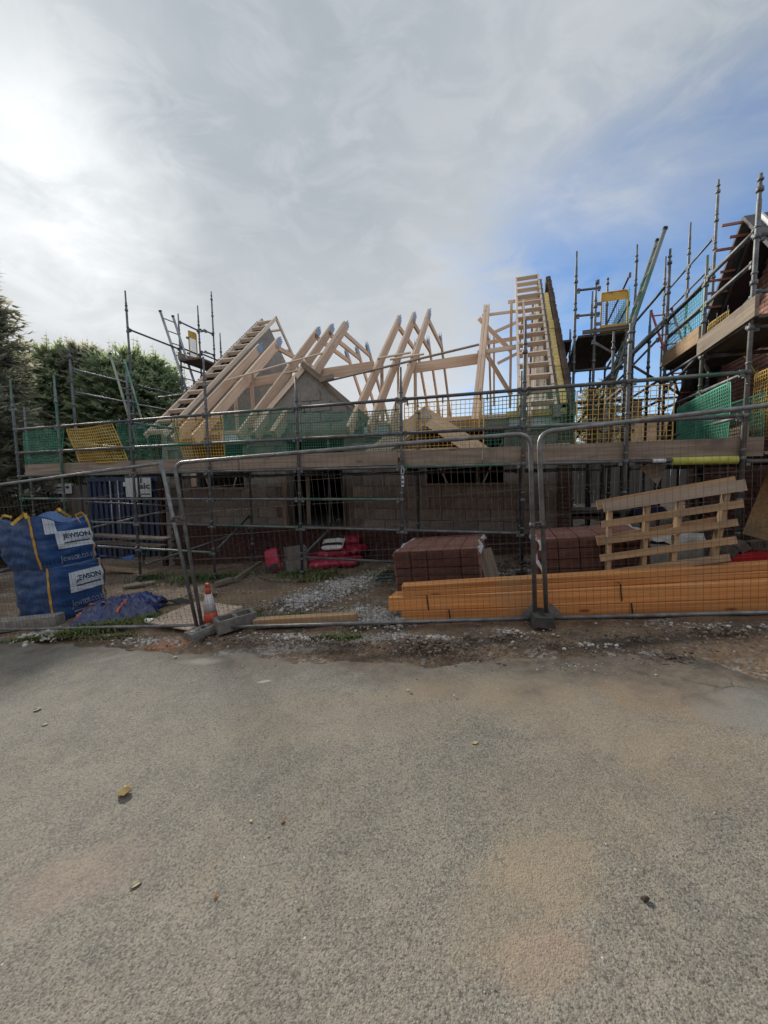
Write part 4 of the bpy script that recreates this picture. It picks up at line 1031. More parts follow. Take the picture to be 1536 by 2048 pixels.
# far house and slim trees beyond
def far_house():
    root = thing('far_house', 'distant brown roofed house seen through the yellow guard', 'house', W(5.6, 27, gw(5.6, 27)))
    b = MB(); b.box(W(7.0, 28, 1.4), (3.4, 5, 3.6), U, VV, UP); b.build('wall', M['farwall'], root)
    b = MB(); b.prism([W(5.1, 25.3, 3.1), W(5.1, 30.7, 3.1), W(5.7, 28, 5.3)], U * 3.8); r = b.build('roof', M['farroof'], root)
    b = MB(); b.box(W(7.6, 27.6, 5.5), (.5, .5, 1.2), U, VV, UP); b.build('chimney', M['dkbrick'], r)
    for u in (6.1, 7.8):
        b = MB(); b.box(W(u, 25.48, 1.9), (.9, .06, 1.1), U, VV, UP); w = b.build('window', M['fascia'], root)
        b = MB(); b.box(W(u, 25.44, 1.9), (.76, .04, .95), U, VV, UP); b.build('pane', M['black'], w)
far_house()

# ------------------------------------------------------------------ conifers
def conifer(name, label, base, H, R, seed, m='fol', n=1500, low=.08, group=None, tips=5, power=.75, spray=.55):
    rng = np.random.default_rng(seed); root = thing(name, label, 'tree', base, group)
    b = MB(); b.tube([base - UP * .2, base + UP * H * .5, base + UP * H * .96], [R * .09 + .05, R * .06 + .03, .012], 8); b.build('trunk', M['bark'], root)
    B = np.array(base); VS = []
    def nrm(x): return x / (np.linalg.norm(x, axis=1, keepdims=True) + 1e-9)
    def blades(p, d, L, w, nr):
        side = nrm(np.cross(d, nr)); L = L[:, None]; w = w[:, None]
        VS.append(np.stack([p - side * w * .35, p + side * w * .35, p + d * L * .55 + side * w * .5, p + d * L, p + d * L * .55 - side * w * .5], 1))
    h = low + (1 - low) * rng.uniform(size=n) ** 1.05
    prof = np.array([.86 + .3 * fbm(k / 40 * 5, seed, 1.0, seed * .77) for k in range(41)])
    rad = R * np.minimum(1.0, (1 - h) ** power * 1.15 + .02) * np.interp(h, np.arange(41) / 40, prof)
    a = rng.uniform(0, 2 * pi, n); rr = rad * rng.uniform(.25, 1.0, n) ** .5 * (1 + .18 * np.sin(a * 3 + seed + h * 9))
    p = B + np.stack([np.cos(a) * rr, np.sin(a) * rr, H * h], 1)
    d = nrm(np.stack([np.cos(a), np.sin(a), rng.uniform(-.1, .75, n)], 1) + rng.normal(size=(n, 3)) * .25)
    Ls = spray * rng.uniform(.55, 1.5, n); e = np.array([0, 0, 1.0]); sd_ = nrm(np.cross(d, e)); up = np.cross(sd_, d)
    for k in range(5):
        t = k / 5; q = p + d * (Ls * t)[:, None] - e * (.10 * Ls * t * t)[:, None]
        for s_ in (-1, 1):
            dd = nrm(d * .75 + sd_ * s_ * .6 + up * (rng.normal(size=n) * .35)[:, None])
            blades(q, dd, Ls * .48 * (1 - .55 * t) * rng.uniform(.7, 1.2, n), Ls * .12, up + rng.normal(size=(n, 3)) * .4)
    blades(p + d * (Ls * .5)[:, None], nrm(d - e * .12), Ls * .7, Ls * .08, up)
    for i in range(tips):
        aa = rng.uniform(0, 2 * pi); r0 = R * rng.uniform(0, .75); L = H * .15 * rng.uniform(.6, 1.3)
        p0 = B + np.array([cos(aa) * r0, sin(aa) * r0, H * (.86 + .1 * rng.uniform())])
        k = np.repeat(np.arange(9), 3); t = k / 9; q = p0 + np.stack([.06 * np.sin(k), .05 * np.cos(k * 2), L * t], 1)
        ab = rng.uniform(0, 2 * pi, 27); dd = nrm(np.stack([np.cos(ab), np.sin(ab), np.full(27, .55)], 1))
        blades(q, dd, .36 * (1 - t) + .07, np.full(27, .035), np.stack([np.sin(ab), -np.cos(ab), np.full(27, .3)], 1))
        blades(p0[None], np.array([[.05, 0, 1.0]]), np.array([L * 1.1]), np.array([.05]), np.array([[0, 1.0, 0]]))
    vv = np.concatenate(VS) - B; m_ = len(vv)
    me = bpy.data.meshes.new('crown'); me.vertices.add(m_ * 5); me.vertices.foreach_set('co', vv.reshape(-1).astype(np.float32))
    me.loops.add(m_ * 5); me.loops.foreach_set('vertex_index', np.arange(m_ * 5, dtype=np.int32)); me.polygons.add(m_); me.polygons.foreach_set('loop_start', np.arange(0, m_ * 5, 5, dtype=np.int32))
    me.update(calc_edges=True); me.validate(); me.materials.append(M[m])
    o = bpy.data.objects.new('crown', me); COL.objects.link(o); o.parent = root; ORG[o.name] = base
HG = 'conifers in a row behind the scaffold'
def at_y(px, Y):
    d = ray(px, 900); t = Y / d.y; return CAM + d * t
for k, (px, Y, ztop, R, m, lab) in enumerate((
        (-120, 12.0, 9.3, 2.6, 'fol2', 'biggest conifer, brownish, cut off by the left edge'),
        (75, 18.5, 6.9, 2.1, 'fol', 'conifer just right of the big brownish one'),
        (118, 19.0, 7.7, 2.0, 'fol', 'yellowish tipped conifer behind the tall left corner posts'),
        (178, 19.5, 7.9, 2.2, 'fol2', 'tallest pointed conifer in the hedge row, left of the tall post'),
        (232, 19.0, 7.2, 2.0, 'fol', 'conifer behind the short worn ladder'),
        (280, 19.5, 7.5, 1.9, 'fol', 'conifer with thin upright tips right of the tall post'),
        (322, 19.8, 7.1, 1.8, 'fol', 'last conifer of the row, behind the tall ladder'))):
    q = at_y(px, Y); base = V3((q.x, q.y, gz(q.x) - .1))
    conifer('conifer_tree', lab, base, ztop - base.z, R, 11 + k, m, 5200 if k == 0 else 3000, .03, HG, 3 if k == 0 else 16, .5 if k else .45, .62 if k == 0 else .7)
for px, v, h, R, lab in ((1177, 24, 5.6, .9, 'slim dark conifer beyond, left of the far house'), (1212, 25, 6.2, 1.1, 'second slim dark conifer beyond, nearer the far house')):
    q = atv(px, 930, v); base = V3((q.x, q.y, gz(q.x) - .1)); conifer('conifer_tree', lab, base, h, R, int(px), 'fol2', 700, .02, 'slim conifers beyond the houses', 1, .8, .5)

# ------------------------------------------------------------------ left background: container and close-boarded fence
def container():
    root = thing('storage_container', 'dark blue steel storage container behind the left scaffold', 'container', W(-10.4, 8.3, gw(-10.4, 8.3)))
    u0, u1, v0, v1, zb, zt = -11.9, -8.95, 8.3, 11.0, -.85, 1.72
    b = MB(); b.box(W((u0 + u1) / 2, (v0 + v1) / 2 + .06, (zb + zt) / 2), (u1 - u0, v1 - v0, zt - zb), U, VV, UP); b.build('body', M['container'], root)
    n = 14
    for k in range(n):
        u = u0 + (k + .5) * (u1 - u0) / n; b = MB(); b.box(W(u, v0 + .035, (zb + zt) / 2), (.11, .05, zt - zb - .2), U, VV, UP); b.build('rib', M['container'], root)
    for z in (zb + .06, zt - .06):
        b = MB(); b.bar(W(u0, v0 + .01, z), W(u1, v0 + .01, z), .08, .12); b.build('rail', M['container'], root)
    for u in (-10.9, -10.6):
        b = MB(); b.tube([W(u, v0 - .03, zb + .1), W(u, v0 - .03, zt - .1)], .018, 6); b.build('locking_bar', M['alu'], root)
    for pts, dx in (((1.52, -10.35), .16), ((1.52, -10.17), .14)):
        b = MB(); b.box(W(pts[1], v0 - .006, pts[0]), (dx, .004, .13), U, VV, UP); b.build('notice', M['sign'], root)
container()
def text_on(root, s, fn, m, name='lettering', bold=0.0, sub=True, space=1.0):
    vs, fs = text_mesh(s, 1.0, bold, 0.0, space)
    b = MB(); b.v = [V3(fn(x, y)) for x, y in vs]
    for f in fs: b.face(f)
    return b.build(name, M[m], root)
def wall_sign(label, px0, py0, px1, py1, v, txt, bars):
    a = atv(px0, py1, v); c = atv(px1, py0, v); w = (c - a).dot(U); h = c.z - a.z
    root = thing('wall_sign', label, 'sign', a)
    b = MB(); b.box(a + U * w / 2 + UP * h / 2, (w, .015, h), U, VV, UP); b.build('board', M['sign'], root)
    if txt: text_on(root, txt, lambda x, y: a + U * (w * (.55 + .42 * x)) + UP * h * (.42 + .3 * y) - VV * .012, 'black', bold=.03)
    for (x0, x1, y0, y1) in bars:
        b = MB(); b.box(a + U * w * (x0 + x1) / 2 + UP * h * (y0 + y1) / 2 - VV * .011, (w * (x1 - x0), .004, h * (y1 - y0)), U, VV, UP); b.build('print_bar', M['black'], root)
wall_sign('small white sign on the dark boarded fence, dark print', 108, 967, 142, 987, 8.9, None, ((.2, .62, .52, .68), (.25, .6, .25, .32), (.72, .9, .5, .75)))
wall_sign('larger pale sign on the container with three dark letters', 253, 955, 301, 994, 8.2, 'aic', ((.60, .66, .72, .98), (.62, .95, .12, .18)))
def close_fence(label, u0, u1, v, z0f, h, w=.125):
    root = thing('board_fence', label, 'fence', W(u0, v, gw(u0, v)))
    n = int((u1 - u0) / w); me = bevel_box_mesh('fence_board', w - .006, .022, h, .003, M['darkwood'])
    for k in range(n):
        u = u0 + (k + .5) * w; put('fence_board', me, frame(U, VV, UP, W(u, v + (k % 2) * .012, gw(u, v) + h / 2)), root)
    b = MB(); b.bar(W(u0, v + .05, gw(u0, v) + h * .8), W(u1, v + .05, gw(u1, v) + h * .8), .05, .08); b.build('fence_rail', M['darkwood'], root)
close_fence('dark close boarded fence behind the stacked blue bags', -20, -11.95, 9.0, 0, 2.3)
close_fence('dark close boarded fence closing the gap between the houses', 1.2, 11.0, 15.0, 0, 1.75)

# ------------------------------------------------------------------ temporary fence panels
def rounded(pts, r, n=5):
    out = [pts[0]]
    for i in range(1, len(pts) - 1):
        p = pts[i]; a = (pts[i - 1] - p).normalized(); c = (pts[i + 1] - p).normalized()
        for k in range(n + 1):
            t = k / n; q0 = p + a * r * (1 - t); q1 = p + c * r * t; out.append(q0 * (1 - t) + q1 * t)
    return out + [pts[-1]]
def fence_panel(label, bl, br, tr, tl, r, gl_=False, gr_=False, square=False):
    root = thing('temporary_fence', label, 'fence', (bl + br) / 2, 'temporary site fence')
    b = MB(); b.tube(rounded([bl, tl, tr, br], r) if not square else [bl, tl + (tl - bl).normalized() * .03], .0215, 10)
    if square:
        b.tube([br, tr + (tr - br).normalized() * .03], .0215, 10); b.tube([tl, tr], .0185, 10)
    b.build('frame', M['fence'], root)
    lift = UP * .05
    b = MB(); b.tube([bl + lift, br + lift], .019, 10); b.build('bottom_rail', M['fence'], root)
    n = (br - bl).cross(tl - bl).normalized(); L = (br - bl).length
    def P(s, t): return (bl * (1 - s) + br * s) * (1 - t) + (tl * (1 - s) + tr * s) * t
    nv = int(L / .06); b = MB()
    for i in range(1, nv):
        s = i / nv; pts = [P(s, t) + n * .004 * sin(i * 2.1 + t * 5) for t in (.025, .5, .985)]
        b.tube(pts, .0014, 4, caps=False)
    for k in range(1, 7):
        t = .025 + .96 * k / 7.0
        b.tube([P(s, t + .004 * sin(s * 9 + k)) for s in (0, .2, .4, .6, .8, 1)], .0016, 4, caps=False)
    for k in range(1, 14):
        t = .03 + .44 * k / 14.0
        b.tube([P(s, t) for s in (0, .5, 1)], .0009, 4, caps=False)
    o = b.build('wire_mesh', M['wire'], root); o['kind'] = 'stuff'
    e = (br - bl).normalized(); w = UP
    for on, q, s in ((gl_, bl, 1), (gr_, br, -1)):
        if on:
            b = MB(); b.prism([q + lift + e * s * .02, q + lift + e * s * .17, q + lift + UP * .16 + e * s * .02], n * .006); b.build('gusset', M['fence'], root)
    return root
FL = [G(-5.65, 5.06, .02), G(-2.20, 4.37, .02), V3((-2.53, 4.42, 1.775)), V3((-5.85, 5.10, 1.466))]
FM = [G(-2.085, 4.26, .02), G(1.455, 3.635, .02), V3((1.375, 3.64, 1.965)), V3((-2.30, 4.27, 1.765))]
FR = [G(1.555, 3.61, .02), G(4.99, 2.96, .02), V3((4.93, 2.97, 2.275)), V3((1.445, 3.615, 1.968))]
fence_panel('square cornered fence panel leaning left in front of the blue bags', *FL, .05, square=True)
fence_panel('round cornered fence panel in the middle behind the traffic cone', *FM, .13, gr_=True)
fence_panel('round cornered fence panel on the right in front of the pallet', *FR, .13, gl_=True)
def coupler(label, a, c):
    b = MB(); d = (c - a).normalized()
    b.bar(a - d * .03, c + d * .03, .05, .012, V3((0, -1, 0))); b.bar(a - d * .03 + UP * .025, c + d * .03 + UP * .025, .05, .006)
    for q in (a, c): b.tube([q - UP * .025, q + UP * .025], .03, 8)
    b.tube([(a + c) / 2 - V3((0, .03, 0)), (a + c) / 2 + V3((0, .03, 0))], .01, 6)
    tag(b.build('fence_coupler', M['steel']), label, 'clamp', 'fence couplers')
def on_post(p0, p1, z): t = (z - p0.z) / (p1.z - p0.z); return p0 + (p1 - p0) * t
coupler('clamp joining the left and middle fence panels', on_post(FL[1], FL[2], 1.13), on_post(FM[0], FM[3], 1.15))
coupler('clamp joining the middle and right fence panels', on_post(FM[1], FM[2], 1.10), on_post(FR[0], FR[3], 1.10))
def fence_foot(label, c, ang, L, w, h, m):
    root = thing('ballast_block', label, 'ballast block', c, 'ballast blocks under the fence')
    ex = V3((cos(ang), sin(ang), .083 * cos(ang))).normalized(); ey = UP.cross(ex).normalized(); ez = ex.cross(ey)
    prof = [(-.5, 0), (.5, 0), (.5, .55), (.42, 1), (-.42, 1), (-.5, .55)]
    b = MB(); b.prism([c + ey * w * x + ez * h * y - ex * L / 2 for x, y in prof], ex * L); b.build('block', M[m], root)
    for k in (-.3, -.12, .12, .3):
        q = MB(); q.tube([c + ex * L * k + ez * (h - .002), c + ex * L * k + ez * (h + .004)], .028, 10); q.build('post_socket', M['black'], root)
fence_foot('long grey concrete foot under the left pair of fence posts', G(-2.05, 4.14, .03), radians(58), .30, .17, .08, 'footgrey')
fence_foot('dark fence foot under the right pair of fence posts', G(1.50, 3.62, .03), radians(80), .30, .20, .10, 'rubber')

# ------------------------------------------------------------------ traffic cone
def cone():
    c = atg(424, 1253, .02); c.z = gz(c.x) + .02
    root = thing('traffic_cone', 'orange and white traffic cone standing by the left fence posts', 'traffic cone', c)
    ang = radians(25); ex = V3((cos(ang), sin(ang), .05)).normalized(); ey = UP.cross(ex).normalized(); ez = ex.cross(ey)
    b = MB()
    pr = [(.17, 0), (.17, .03), (.11, .055), (.085, .06)]
    loop = []
    for r, z in pr: loop.append([c + ex * x * r + ey * y * r + ez * z for x, y in ((-1, -.75), (-.75, -1), (.75, -1), (1, -.75), (1, .75), (.75, 1), (-.75, 1), (-1, .75))])
    for a, d in zip(loop[:-1], loop[1:]):
        k = len(b.v); b.v += a + d
        for i in range(8): b.face((k + i, k + (i + 1) % 8, k + 8 + (i + 1) % 8, k + 8 + i))
    k = len(b.v); b.v += loop[-1]; b.face(range(k, k + 8)); b.build('base', M['black'], root)
    def rz(z): return .098 - .158 * z
    for nm, z0, z1, m, g in (('lower_body', .05, .20, 'coneo', 0), ('sleeve', .19, .40, 'conew', .004), ('upper_body', .39, .49, 'coneo', 0), ('tip', .485, .525, 'coneo', .004)):
        b = MB(); b.lathe(c, [(rz(z0) + g, z0), (rz((z0 + z1) / 2) + g, (z0 + z1) / 2), (rz(z1) + g, z1)], 24, ez); b.build(nm, M[m], root)
cone()

# ------------------------------------------------------------------ bulk bags
class Bag:
    def __init__(s, c, a, H, ang, lean, seed, bul=.07, rim=.10):
        s.c, s.a, s.H, s.ang, s.lean, s.seed, s.bul, s.rim = c, a, H, ang, lean, seed, bul, rim
    def pt(s, th, h, off=0.0, k=1.0):
        """th: world angle round the bag, h: 0..1, k: radius scale for the open top"""
        l = th - s.ang; n = 8.0
        r = s.a / (abs(cos(l)) ** n + abs(sin(l)) ** n) ** (1 / n)
        r *= 1 + s.bul * sin(pi * min(1, max(0, h)) * .95) - .05 * (1 - min(1, h * 5)) ** 2
        cr = abs(sin(2 * l)) ** 3
        z = s.H * h
        wr = .010 * (1 - abs(fbm(th * 1.1 + s.seed, h * 5.0, 1.0, s.seed + 3)) * 3.2) * (.35 + .65 * sin(pi * h)) + .014 * sin(h * 26 + 2.0 * sin(th * 3 + s.seed)) * .4 + .03 * fbm(cos(th) * 2.2 + s.seed, sin(th) * 2.2 + h * 3, 1.4, s.seed)
        r = (r + wr) * k + off
        if h > .7: t = (h - .7) / .3; z += s.rim * t * t * (cr * 1.3 - .55 + .35 * sin(th * 2 + s.seed)); r *= 1 - .05 * t * (1 - cr)
        return s.c + V3((cos(th) * r, sin(th) * r, z)) + s.lean * h
    def build(s, label, open_top, prints, group):
        root = thing('bulk_bag', label, 'bulk bag', s.c, group)
        b = MB(); b.grid(lambda i, j: s.pt(2 * pi * i, j), 120, 44); o = b.build('body', M['bag'], root)
        b = MB()
        def top(i, j):
            p = s.pt(2 * pi * i, 1.0, 0, 1 - .97 * j)
            dz = -.22 * min(1, j * 2.2) + .05 * fbm(p.x * 3, p.y * 3, 1.2, s.seed) * min(1, j * 4) if open_top else .02 * sin(j * 6) * j
            return p + UP * dz
        b.grid(top, 96, 8, flip=True); b.build('lining', M['bagin'], root)
        for kq in range(4):
            th = s.ang + pi / 4 + kq * pi / 2 - .13
            def strap(i, j): return s.pt(th + (i - .5) * .065 - .012, .02 + .99 * j, .006)
            b = MB(); b.grid(strap, 3, 26); st = b.build('strap', M['strapy'], root)
            if open_top:
                p = s.pt(th, 1.0, .0); d = V3((cos(th), sin(th), 0)); tdir = V3((-sin(th), cos(th), 0))
                pts = [p - tdir * .02 - UP * .02, p - tdir * .05 + UP * .05 - d * .03, p - d * .10 + UP * .015 - tdir * .10, p - d * .02 - tdir * .2 - UP * .10]
                q = MB()
                for u_, w_ in zip(pts[:-1], pts[1:]): q.bar(u_, w_, .04, .006, d)
                q.build('lifting_loop', M['strapy'], st)
        return root, o
    def patch(s, root, th0, th1, h0, h1, m, name, off=.009, curve=0.0):
        b = MB(); b.grid(lambda i, j: s.pt(th0 + (th1 - th0) * i, h0 + (h1 - h0) * j + curve * (i - .5) ** 2 * 4, off), 16, 10); return b.build(name, M[m], root)
    def text(s, root, txt, th0, th1, h0, h1, m, off=.014, bold=.0, curve=0.0):
        return text_on(root, txt, lambda x, y: s.pt(th0 + (th1 - th0) * x, h0 + (h1 - h0) * y + curve * (x - .5) ** 2 * 4, off), m, bold=bold)
eps = radians(-13)
corner = atg(118, 1244); sz = .80
ctr = corner - V3((cos(eps), sin(eps), 0)) * sz / 2 + V3((-sin(eps), cos(eps), 0)) * sz / 2
ctr.z = gz(ctr.x) - .01
bag1 = Bag(ctr, sz / 2 * .98, .78, eps, V3((-.03, 0, 0)), 1.3, .045, .02)
bag2 = Bag(ctr + V3((-.10, .0, .76)), sz / 2 * 1.0, .70, eps, V3((-.09, -.02, 0)), 4.1, .055, .07)
BG = 'stacked blue bulk bags'
def face_th(t): return eps + math.atan(t)
for bg, lab, op in ((bag1, 'lower full blue bulk bag with white name panel, under another', False), (bag2, 'upper blue bulk bag with open crumpled top and yellow loops', True)):
    root, body = bg.build(lab, op, None, BG)
    h0, h1 = (.50, .88) if not op else (.40, .76)
    bg.patch(body, face_th(-.48), face_th(.76), h0, h1, 'label', 'name_panel')
    bg.text(body, 'JEWSON', face_th(-.26), face_th(.66), h0 + .17, h0 + .30, 'navyprint', bold=.035)
    bg.patch(body, face_th(-.26), face_th(.66), h0 + .10, h0 + .125, 'navyprint', 'underline', .013)
    bg.text(body, 'Jewson.co.uk', face_th(-.5), face_th(.86), h0 - .31, h0 - .13, 'paleprint', .012)
    bg.patch(body, face_th(-.45), face_th(.80), h0 - .37, h0 - .35, 'paleprint', 'underline', .012)
    if op: bg.patch(body, face_th(-.78), face_th(-.40), h1 - .03, h1 + .22, 'label', 'document_pocket', .016)
# flaps of a plastic sheet squeezed between the two bags
b = MB(); c0 = bag1.pt(eps + pi / 4, .98); b.grid(lambda i, j: c0 + V3((-.05 + .42 * i, .12 * j + .18 * i, .02 + .03 * sin(i * 5 + j * 3) - .05 * i)), 8, 4)
b2 = bag1.pt(eps - pi * .72, .97); b.grid(lambda i, j: b2 + V3((.15 - .45 * i, .2 * j, .03 * sin(i * 4 + j * 2) - .06 * i)), 8, 4)
o = b.build('plastic_sheet', M['bag']); tag(o, 'blue plastic sheet sticking out between the two stacked bags', 'sheet'); o.modifiers.new('t', 'SOLIDIFY').thickness = .006
q = atg(-82, 1190); q.z = gz(q.x)
bag3 = Bag(q, .42, .78, eps, V3((0, 0, 0)), 7.7, .06, .05); bag3.build('blue bulk bag cut off by the left edge, lower', False, None, BG)
bag4 = Bag(q + V3((.03, .05, .76)), .43, .62, eps, V3((.02, 0, 0)), 9.2, .07, .12); bag4.build('blue bulk bag cut off by the left edge, upper with loop', True, None, BG)

# tarpaulin heap
def tarp():
    c = atg(245, 1228); c.z = gz(c.x); root = thing('tarpaulin', 'crumpled navy tarpaulin heap with orange straps beside the blue bags', 'tarpaulin', c)
    ax = (atg(345, 1218) - atg(158, 1248)); ax.z = 0; L = ax.length; ex = ax.normalized(); ey = UP.cross(ex)
    def P(i, j):
        x = (i - .5) * 2; y = (j - .5) * 2; r = sqrt(x * x + y * y)
        a = atan2(y, x); lim = .84 + .22 * fbm(cos(a) * 1.4, sin(a) * 1.4, 1.0, 3.3)
        px = x * L / 2 * 1.1 * lim; py = y * .42 * lim
        env = max(0, 1 - max(abs(x), abs(y)) ** 4)
        rg = 1 - abs(fbm(x * 1.6, y * 1.5, 1.3, 8.1)) * 2.2; rg2 = 1 - abs(fbm(x * 3.1, y * 2.7, 1.3, 2.2)) * 2.4
        rg3 = 1 - abs(fbm(x * 5.5, y * 4.5, 1.3, 5.7)) * 2.4
        z = env * (.04 + .10 * max(0, rg) + .08 * max(0, rg2) + .04 * max(0, rg3)) + .01
        q = c + ex * px + ey * py; return V3((q.x, q.y, gz(q.x) + z + .012))
    b = MB(); b.grid(P, 110, 64); b.build('cloth', M['tarp'], root)
    def strap(pts, nm='strap'):
        s = MB(); q = [P(i, j) + UP * .016 for i, j in pts]
        fine = []
        for (i0, j0), (i1, j1) in zip(pts[:-1], pts[1:]):
            for k in range(8): fine.append(P(i0 + (i1 - i0) * k / 8, j0 + (j1 - j0) * k / 8) + UP * .014)
        for a, d in zip(fine[:-1], fine[1:]):
            if (d - a).length > 1e-4: s.bar(a, d, .035, .006)
        s.build(nm, M['strapo'], root)
    strap([(.06, .12), (.10, .42), (.30, .34), (.50, .46)]); strap([(.60, .30), (.57, .16), (.55, .06)]); strap([(.06, .30), (.04, .10)])
    f = atg(322, 1212); b = MB(); b.grid(lambda i, j: V3((f.x + .02 + .42 * i, f.y - .1 + .18 * j * (1 - .6 * i) + .05 * i, gz(f.x + .4 * i) + .10 + .03 * sin(i * 6 + j * 4) - .07 * i)), 10, 5); b.build('flap', M['black'], root)
tarp()

# things lying on the ground by the fence
def ground_box(name, label, cat, pts, th, m, lift=.01, group=None):
    b = MB(); q = [V3((p.x, p.y, gz(p.x) + lift + p.z)) for p in pts]; b.prism(q, UP * th); return tag(b.build(name, M[m]), label, cat, group)
p0, p1, p2 = atg(289, 1250), atg(398, 1213), atg(487, 1227)
p3 = p0 + (p2 - p1)
ground_box('plywood_sheet', 'speckled plywood sheet lying flat behind the traffic cone', 'board', [V3((p.x, p.y, z)) for p, z in ((p0, .0), (V3((p3.x, p3.y, 0)), .02), (p2, .05), (p1, .04))], .014, 'plysheet', .03)
a, c = atg(511, 1256), atg(714, 1246); ax = (c - a).normalized()
b = MB(); b.bar(a + UP * .06, c + UP * .07, .11, .095); tag(b.build('timber_plank', M['pallet']), 'single short plank on the mud right of the traffic cone', 'plank')
def hollow_block():
    c = atg(472, 1258); c.z = gz(c.x) + .03; ang = radians(38); ex = V3((cos(ang), sin(ang), .05)).normalized(); ey = UP.cross(ex).normalized(); ez = ex.cross(ey)
    b = MB()
    for s in (-1, 1): b.box(c + ey * s * .09 + ez * .07, (.44, .035, .14), ex, ey, ez)
    for s in (-1, 0, 1): b.box(c + ex * s * .2 + ez * .069, (.04, .1455, .138), ex, ey, ez)
    b.box(c + ez * .012, (.36, .1455, .02), ex, ey, ez)
    tag(b.build('hollow_block', M['footgrey']), 'hollow concrete block with two cells right of the traffic cone', 'concrete block')
hollow_block()
def bottle():
    c = atg(303, 1248); c.z = gz(c.x) + .045; d = V3((.95, -.3, .05)).normalized()
    root = thing('plastic_bottle', 'clear plastic bottle lying at the corner of the plywood', 'bottle', c)
    b = MB(); b.lathe(c - d * .1, [(.005, 0), (.03, .004), (.032, .05), (.029, .06), (.032, .07), (.032, .12), (.03, .14), (.013, .175), (.012, .19)], 14, d); b.build('body', M['bottle'], root)
    b = MB(); b.lathe(c + d * .09, [(.014, 0), (.014, .016)], 12, d); b.build('cap', M['label'], root)
bottle()
a = atg(0, 1268); b = MB(); b.bar(V3((a.x - .3, a.y + .15, gz(a.x) + .05)), V3((a.x + .62, a.y + .22, gz(a.x + .6) + .06)), .2, .14); tag(b.build('concrete_kerb', M['concrete']), 'grey concrete kerb stone on the ground at the left edge', 'kerb stone')
a = atg(350 + 82, 1174); c = atg(350 + 113, 1165); b = MB(); b.bar(V3((a.x, a.y, gz(a.x) + .05)), V3((c.x, c.y, gz(c.x) + .06)), .12, .06); tag(b.build('sole_board', M['greywood']), 'short grey board on the mud by the second scaffold foot', 'board')
a = atg(350 + 120, 1166); c = atg(350 + 172, 1136); b = MB(); b.bar(V3((a.x, a.y, gz(a.x) + .06)), V3((c.x, c.y, gz(c.x) + .12)), .07, .05); tag(b.build('batten', M['greywood']), 'grey batten lying towards the single red bag', 'board')
q = atg(280, 1172); b = MB(); b.box(q + UP * .03, (.5, .2, .04), V3((cos(.35), sin(.35), .05)), V3((-sin(.35), cos(.35), 0))); tag(b.build('sole_board', M['greywood']), 'flat board under the third scaffold post, left of the fence joint', 'board')

for k, (z, v_, lab) in enumerate(((.36, 6.45, 'upper brown board on the low lift at the left of the scaffold'), (.17, 6.6, 'middle brown board on the low lift at the left of the scaffold'), (-.42, 6.5, 'lowest yellowish board near the ground left of the scaffold'))):
    b = MB(); b.bar(W(-9.2, v_, z), W(-6.9 - .3 * k, v_, z - .02), .30 if k == 0 else .22, .04); tag(b.build('scaffold_board', M['pallet' if k == 2 else 'greywood']), lab, 'board', 'loose boards on the low lift')
# cement bags and blocks by the wall
def pillow(name, label, cat, c, ex, ey, ez, L, w, h, m, seed, group=None, parent=None):
    b = MB()
    def P(i, j):
        th = 2 * pi * i; ph = (j - .5) * pi
        def sp(x, e): return math.copysign(abs(x) ** e, x)
        x = sp(cos(ph), .35) * sp(cos(th), .35); y = sp(cos(ph), .35) * sp(sin(th), .35); z = sp(sin(ph), .75)
        e = max(abs(x), abs(y)); z *= 1 - .45 * e ** 4
        k = 1 + .07 * fbm(x * 1.5 + seed, y * 1.5, 1.2, seed * 1.7 + z)
        return c + ex * x * L / 2 * k + ey * y * w / 2 * k + ez * (z * h / 2 + .02 * fbm(x * 2, y * 2, 1.5, seed + 5))
    b.grid(P, 40, 18); o = b.build(name, M[m], parent)
    if parent is None: tag(o, label, cat, group)
    return o
def ground_frame(ang):
    ex = V3((cos(ang), sin(ang), .083 * cos(ang))).normalized(); ey = UP.cross(ex).normalized(); return ex, ey, ex.cross(ey)
CG = 'bags of cement by the wall'
